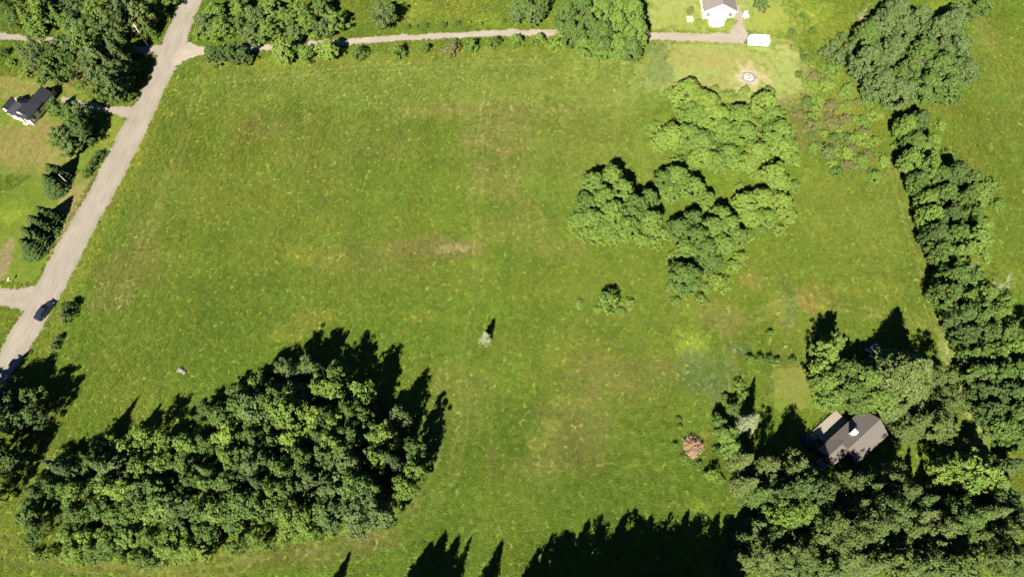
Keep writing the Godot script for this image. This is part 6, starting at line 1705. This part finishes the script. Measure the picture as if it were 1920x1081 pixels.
	var ch := obj("chimney", st, M["brick"], h)
	st = st_new(); box(st, Vector3(-1.4, 5.14, -1.4), Vector3(.95, .1, .95)); obj("cap", st, M["white_paint"], ch)
	st = st_new(); bar(st, Vector3(-.5, 3.9, -1.2), Vector3(-.5, 4.9, -1.2), .1, .1, 8); obj("vent_pipe", st, M["chrome"], h)
	for i in 10:
		st = st_new(); box(st, Vector3(-2.0 + (i % 2) * .03, .5, -5.95 + i * .29), Vector3(6.9, .06, .27)); obj("deck_board", st, M["deck_wood"], h)
	for x in [-5.3, -3.1, -.9, 1.3]:
		st = st_new(); box(st, Vector3(x, .70, -6.08), Vector3(.1, 1.5, .1)); obj("railing_post", st, M["deck_wood"], h)
	for y in [.85, 1.42]:
		st = st_new(); box(st, Vector3(-2.0, y, -6.08), Vector3(6.8, .06, .07)); obj("railing", st, M["deck_wood"], h)
	for i in 3:
		st = st_new(); box(st, Vector3(-5.75 - i * .3, .42 - i * .14, -5.2), Vector3(.3, .06, 1.3)); obj("deck_step", st, M["deck_wood"], h)
	for i in 3:
		st = st_new(); box(st, Vector3(-8.5 - i * .32, .5 - i * .17, -.6), Vector3(.32, .06, 1.5)); obj("annex_step", st, M["deck_wood"], h)
	for z in [-1.4, .2]:
		st = st_new(); bar(st, Vector3(-8.3, 1.4, z), Vector3(-9.4, .75, z), .05, .05, 5); bar(st, Vector3(-9.3, 0, z), Vector3(-9.3, .8, z), .05, .05, 5); obj("stair_rail", st, M["white_paint"], h)
	for x in [-2.5, 0.5, 2.8]:
		window_at(h, Vector3(x, 1.5, 2.9), .9, 1.0, Vector3(0, 0, 1), M["white_paint"])
		window_at(h, Vector3(x, 1.6, -2.9), .9, 1.0, Vector3(0, 0, -1), M["white_paint"])
	door_at(h, Vector3(-1.0, .53, -2.9), Vector3(0, 0, -1), M["white_paint"])

# ---------- vehicles and small things ----------
func wheel(parent: Node, c: Vector3, r: float, w: float) -> void:
	var st := st_new()
	var s := signf(c.x)
	loft(st, [ring_x(c.x - w * .5, c, r * .9), ring_x(c.x - w * .4, c, r), ring_x(c.x + w * .4, c, r), ring_x(c.x + w * .5, c, r * .9)])
	var o := obj("wheel", st, M["rubber"], parent)
	st = st_new()
	loft(st, [ring_x(c.x + s * w * .42, c, r * .6), ring_x(c.x + s * w * .54, c, r * .5)])
	obj("rim", st, M["chrome"], o)

func ring_x(x: float, c: Vector3, r: float) -> Array:
	var a: Array = []
	for i in 16:
		a.append(Vector3(x, c.y + r * cos(TAU * i / 16), c.z + r * sin(TAU * i / 16)))
	return a

func build_car(at: Vector3, turn: float) -> void:
	var car := thing("parked_car", "dark blue car standing on the right side of the gravel road", "car", at, turn)
	car.scale = Vector3.ONE * 1.04
	var st := st_new()
	# body from the tail (+z) to the nose (-z)
	loft(st, [section(2.28, .42, .80, .70, .66, .08), section(2.2, .30, .98, .82, .76, .09), section(1.5, .26, 1.02, .88, .82, .1), section(.4, .26, 1.0, .90, .84, .1),
		section(-.9, .26, .98, .90, .83, .1), section(-1.7, .26, .88, .88, .78, .12), section(-2.15, .30, .74, .82, .68, .12), section(-2.28, .42, .62, .72, .58, .08)])
	obj("body", st, M["car_paint"], car)
	st = st_new()
	loft(st, [section(1.52, .98, 1.03, .76, .72, .02), section(.95, .98, 1.40, .78, .60, .05), section(-.25, .98, 1.44, .79, .60, .05), section(-1.02, .96, 1.0, .77, .72, .02)])
	obj("side_glass", st, M["glass"], car)
	st = st_new()
	loft(st, [section(1.0, 1.38, 1.44, .62, .58, .03), section(.7, 1.40, 1.475, .62, .57, .04), section(0, 1.40, 1.48, .62, .57, .04), section(-.3, 1.40, 1.46, .62, .58, .03)])
	var roof := obj("roof", st, M["car_paint"], car)
	for s in [-1.0, 1.0]:
		st = st_new(); bar(st, Vector3(s * .5, 1.51, .85), Vector3(s * .5, 1.51, -.2), .025, .025, 5); obj("roof_rail", st, M["chrome"], roof)
		st = st_new(); bar(st, Vector3(s * .61, 1.40, .95), Vector3(s * .73, 1.02, 1.5), .05, .05, 5); obj("rear_pillar", st, M["car_paint"], car)
		st = st_new(); bar(st, Vector3(s * .61, 1.41, -.28), Vector3(s * .74, 1.0, -.98), .045, .045, 5); obj("front_pillar", st, M["car_paint"], car)
		st = st_new(); bar(st, Vector3(s * .62, 1.41, .32), Vector3(s * .79, 1.0, .34), .04, .04, 5); obj("middle_pillar", st, M["car_paint"], car)
		st = st_new(); box(st, Vector3(s * .97, 1.04, -.72), Vector3(.2, .13, .1)); obj("side_mirror", st, M["car_paint"], car)
		st = st_new(); box(st, Vector3(s * .62, .68, -2.2), Vector3(.34, .14, .12)); obj("headlight", st, M["lamp_glass"], car)
		st = st_new(); box(st, Vector3(s * .62, .80, 2.24), Vector3(.3, .16, .1)); obj("tail_light", st, M["tail_glass"], car)
		for z in [-1.42, 1.38]:
			wheel(car, Vector3(s * .80, .32, z), .32, .2)
	st = st_new(); box(st, Vector3(0, .42, 2.27), Vector3(1.5, .2, .12)); obj("rear_bumper", st, M["chrome"], car)
	st = st_new(); box(st, Vector3(0, .42, -2.25), Vector3(1.45, .2, .12)); obj("front_bumper", st, M["black_plastic"], car)

func build_camper(at: Vector3, turn: float) -> void:
	var c := thing("camper_trailer", "white camper trailer at the end of the lane", "trailer", at, turn)
	c.scale = Vector3.ONE * .9
	var st := st_new()
	loft(st, [section(3.0, .6, 2.1, 1.05, 1.0, .15), section(2.8, .45, 2.5, 1.15, 1.12, .14), section(1.5, .42, 2.58, 1.18, 1.15, .12), section(-1.8, .42, 2.58, 1.18, 1.15, .12), section(-2.7, .45, 2.4, 1.15, 1.1, .16), section(-3.0, .6, 1.8, 1.05, .98, .2)])
	obj("body", st, M["camper_white"], c)
	st = st_new(); box(st, Vector3(.1, 2.63, .6), Vector3(.5, .12, .5)); obj("roof_vent", st, M["camper_white"], c)
	st = st_new(); box(st, Vector3(0, 2.66, -1.0), Vector3(.8, .2, .7)); obj("air_unit", st, M["camper_white"], c)
	for s in [-1.0, 1.0]:
		if s > 0:
			for z in [-1.4, 1.5]:
				window_at(c, Vector3(s * 1.155, 1.75, z), .9, .5, Vector3(s, 0, 0), M["chrome"])
		wheel(c, Vector3(s * 1.02, .34, .3), .34, .22)
	st = st_new(); box(st, Vector3(1.165, 1.4, .2), Vector3(.05, 1.8, .7)); obj("door", st, M["camper_white"], c)
	st = st_new()
	for s in [-1.0, 1.0]:
		bar(st, Vector3(s * .8, .42, -2.8), Vector3(0, .42, -4.0), .06, .06, 5)
	bar(st, Vector3(0, 0, -3.9), Vector3(0, .6, -3.9), .05, .05, 6)
	obj("hitch", st, M["black_plastic"], c)

func boulder(called: String, size: Vector3, mat: Material, parent: Node, at: Vector3) -> MeshInstance3D:
	var st := st_new()
	var rings: Array = []
	var ph := rng.randf() * TAU
	for j in 5:
		var v := j / 4.0
		var ring: Array = []
		for i in 9:
			var t := TAU * i / 9 + ph
			var r := sin(PI * (.12 + .8 * v)) * (1.0 + .22 * sin(t * 2 + ph) + rng.randf_range(-.1, .1))
			ring.append(at + Vector3(cos(t) * r * size.x, (v - .15) * size.y, sin(t) * r * size.z))
		ring.reverse()
		rings.append(ring)
	loft(st, rings)
	return obj(called, st, mat, parent)

func build_small_things() -> void:
	var st: SurfaceTool
	build_car(Vector3(-99.90, 0.03, -56.62), deg_to_rad(-26.5))
	build_camper(Vector3(63.94, 0, -132.24), deg_to_rad(90 - 4))
	# poles
	var pole := thing("utility_pole", "pale wooden utility pole leaning over the trees by the road junction", "pole", Vector3(-94.77, 0, -131.51))
	st = st_new(); bar(st, Vector3(0, -.2, 0), Vector3(0, 7.4, 0), .16, .11, 8); obj("shaft", st, M["pole_wood"], pole)
	st = st_new(); box(st, Vector3(0, 6.9, .14), Vector3(1.0, .09, .09)); obj("cross_arm", st, M["pole_wood"], pole)
	for x in [-.4, .4]:
		st = st_new(); bar(st, Vector3(x, 6.92, .14), Vector3(x, 7.12, .14), .05, .03, 6); obj("insulator", st, M["black_plastic"], pole)
	pole = thing("roadside_pole", "short pale pole standing beside dark trees left of the road", "pole", Vector3(-103.76, 0, -88.96))
	st = st_new(); bar(st, Vector3(0, -.2, 0), Vector3(0, 3.9, 0), .12, .09, 8); obj("shaft", st, M["pole_wood"], pole)
	st = st_new(); bar(st, Vector3(0, 3.9, 0), Vector3(0, 3.98, 0), .11, .03, 8); obj("cap", st, M["pole_wood"], pole)
	# fire pit on the lawn
	var pit := thing("fire_pit", "round stone fire pit with pale ash on the mown lawn", "fire pit", Vector3(60.08, 0, -121.00))
	for i in 17:
		var t := TAU * i / 17
		var r := rng.randf_range(1.35, 1.6)
		boulder("stone", Vector3(.28, .34, .24) * rng.randf_range(.8, 1.25), M["stone"], pit, Vector3(cos(t) * r, 0, sin(t) * r))
	st = st_new()
	var c0: Array = []; var c1: Array = []
	for i in 20:
		var t := TAU * i / 20
		c0.append(Vector3(cos(t) * 1.25, .03, sin(t) * 1.25))
		c1.append(Vector3(cos(t) * .3, .16, sin(t) * .3))
	c0.reverse(); c1.reverse()
	loft(st, [c0, c1]); obj("ash_bed", st, M["ash"], pit)
	for i in 5:
		boulder("charred_rock", Vector3(.22, .25, .2) * rng.randf_range(.8, 1.4), M["ash"] if i % 2 else M["stone"], pit, Vector3(rng.randf_range(-.7, .7), .08, rng.randf_range(-.7, .7)))
	# boulders in the field
	var b := thing("boulder", "pale half buried boulder alone in the left part of the field", "boulder", Vector3(-68.21, 0, -43.50))
	boulder("rock", Vector3(.75, .7, .6), M["stone"], b, Vector3.ZERO)
	boulder("rock", Vector3(.45, .55, .4), M["stone"], b, Vector3(.75, 0, .5))
	boulder("rock", Vector3(.35, .4, .3), M["stone"], b, Vector3(-.7, 0, .2))
	b = thing("stone", "small pale stone in the grass above the cottage lawn", "stone", Vector3(57.32, 0, -48.75))
	boulder("rock", Vector3(.4, .4, .32), M["stone"], b, Vector3.ZERO)
	# heap of dead brush
	b = thing("brush_heap", "heap of dead pinkish brown brush at the right of the field", "brush heap", Vector3(35.55, 0, -27.75))
	var o := MeshInstance3D.new()
	o.name = "dead_foliage"
	o.mesh = broad_crown(2.1, 1.5, -.1, 26, 60, .26, .3, .6)
	o.material_override = M["dead_leaf"]
	b.add_child(o)
	st = st_new()
	for i in 60:
		var p := sphere_dir() * Vector3(1.9, 0, 1.9) + Vector3(0, rng.randf_range(.1, 1.2), 0)
		bar(st, p, p + Vector3(rng.randf_range(-1, 1), rng.randf_range(-.05, .6), rng.randf_range(-1, 1)), .035, .015, 4)
	obj("twigs", st, M["dead_wood"], b)
	# mailbox by the farm track
	b = thing("mailbox", "small white mailbox on a post at the farm track corner", "mailbox", Vector3(-109.38, 0, -63.70))
	st = st_new(); box(st, Vector3(0, .5, 0), Vector3(.1, 1.1, .1)); obj("post", st, M["pole_wood"], b)
	st = st_new(); loft(st, [section(.32, 1.05, 1.38, .13, .13, .07), section(-.32, 1.05, 1.38, .13, .13, .07)]); obj("box", st, M["white_paint"], b)
	# white lawn chair by the white house
	b = thing("lawn_chair", "white wooden lawn chair right of the white house", "chair", Vector3(62.19, 0, -141.41), .3)
	st = st_new(); box(st, Vector3(0, .38, 0), Vector3(1.1, .06, .9)); obj("seat", st, M["white_paint"], b)
	st = st_new(); box(st, Vector3(0, .95, -.55), Vector3(1.1, 1.2, .06), Basis(Vector3.RIGHT, -.3)); obj("backrest", st, M["white_paint"], b)
	for s in [-1.0, 1.0]:
		st = st_new(); box(st, Vector3(s * .65, .62, .05), Vector3(.2, .05, 1.1)); obj("armrest", st, M["white_paint"], b)
		for z in [-.4, .4]:
			st = st_new(); box(st, Vector3(s * .6, .3, z), Vector3(.09, .6, .09)); obj("leg", st, M["white_paint"], b)
	# pale slab left of the white house
	b = thing("stone_slab", "pale grey green slab on the lawn left of the white house", "slab", Vector3(47.36, 0, -140.83))
	st = st_new()
	loft(st, [[Vector3(-.95, 0, -.95), Vector3(-.95, 0, .95), Vector3(.95, 0, .95), Vector3(.95, 0, -.95)], [Vector3(-.95, .2, -.95), Vector3(-.95, .2, .95), Vector3(.95, .2, .95), Vector3(.95, .2, -.95)], [Vector3(-.85, .28, -.85), Vector3(-.85, .28, .85), Vector3(.85, .28, .85), Vector3(.85, .28, -.85)]])
	obj("block", st, M["pale_slab"], b)
	# blue tarpaulin in the shade of the cottage trees
	b = thing("tarpaulin_heap", "dark blue covered heap in deep shade left of the brown cottage", "tarpaulin", Vector3(58.15, 0, -28.59), .6)
	st = st_new()
	loft(st, [section(1.7, 0, .5, .9, .6, .1), section(1.1, 0, .95, 1.05, .75, .15), section(0, 0, 1.15, 1.1, .8, .15), section(-1.2, 0, .9, 1.05, .8, .15), section(-1.8, 0, .4, .9, .6, .1)])
	obj("cover", st, M["blue_tarp"], b)
	st = st_new(); bar(st, Vector3(-1.1, .25, 1.5), Vector3(-1.1, .25, -1.5), .03, .03, 5); bar(st, Vector3(1.1, .25, 1.5), Vector3(1.1, .25, -1.5), .03, .03, 5); obj("rope", st, M["deck_wood"], b)
	# little shed behind the olive conifer
	b = thing("garden_shed", "small dark shed with white roof edge beside the tall olive conifer", "shed", Vector3(74.75, 0, -47.22), .55)
	st = st_new(); gable_walls(st, 2.2, 1.8, 1.7, 2.4); obj("wall", st, M["brown_wall"], b)
	for s in [-1.0, 1.0]:
		st = st_new(); roof_slope(st, 2.2, 1.8, 1.7, 2.4, s, .2); obj("roof_slope", st, M["brown_roof"], b)
		st = st_new(); bar(st, Vector3(-1.33, 2.5, 0), Vector3(-1.33, 1.6, s * 1.15), .07, .07, 4); obj("barge_board", st, M["white_paint"], b)
	door_at(b, Vector3(0, 0, .9), Vector3(0, 0, 1), M["white_paint"])


func _ready() -> void:
	rng.seed = 20240611
	coarse.seed = 3; coarse.frequency = 1.0 / 46.0; coarse.fractal_octaves = 3
	middle.seed = 8; middle.frequency = 1.0 / 11.0; middle.fractal_octaves = 3
	fine.seed = 15; fine.frequency = 1.0 / 2.6; fine.fractal_octaves = 2
	# camera
	var cam := Camera3D.new()
	cam.name = "camera"
	cam.position = Vector3(0, 135.0, 0)
	cam.rotation_degrees = Vector3(-65.3, 0, 0)
	cam.fov = 45.78
	cam.near = .5
	cam.far = 4000.0
	add_child(cam)
	cam.current = true
	# sky, sun, exposure
	var env := Environment.new()
	env.background_mode = Environment.BG_SKY
	var sm := ProceduralSkyMaterial.new()
	sm.sky_top_color = Color(.19, .30, .50)
	sm.sky_horizon_color = Color(.48, .57, .67)
	sm.ground_bottom_color = Color(.10, .12, .06)
	sm.ground_horizon_color = Color(.30, .36, .36)
	sm.sky_curve = .12
	var sky := Sky.new()
	sky.sky_material = sm
	env.sky = sky
	env.background_energy_multiplier = .34
	env.tonemap_mode = Environment.TONE_MAPPER_LINEAR
	env.tonemap_exposure = 3.1
	env.sdfgi_enabled = true
	env.ssao_enabled = true
	env.ssil_enabled = true
	var we := WorldEnvironment.new()
	we.name = "environment"
	we.environment = env
	add_child(we)
	var sun := DirectionalLight3D.new()
	sun.name = "sun"
	sun.rotation_degrees = Vector3(-41.3, -20.7, 0)
	sun.light_energy = 1.55
	sun.light_color = Color(1.0, .955, .87)
	sun.light_angular_distance = .5
	sun.shadow_enabled = true
	add_child(sun)
	make_materials()
	build_ground()
	build_roads()
	build_grass()
	build_houses()
	grow_all()
	build_small_things()
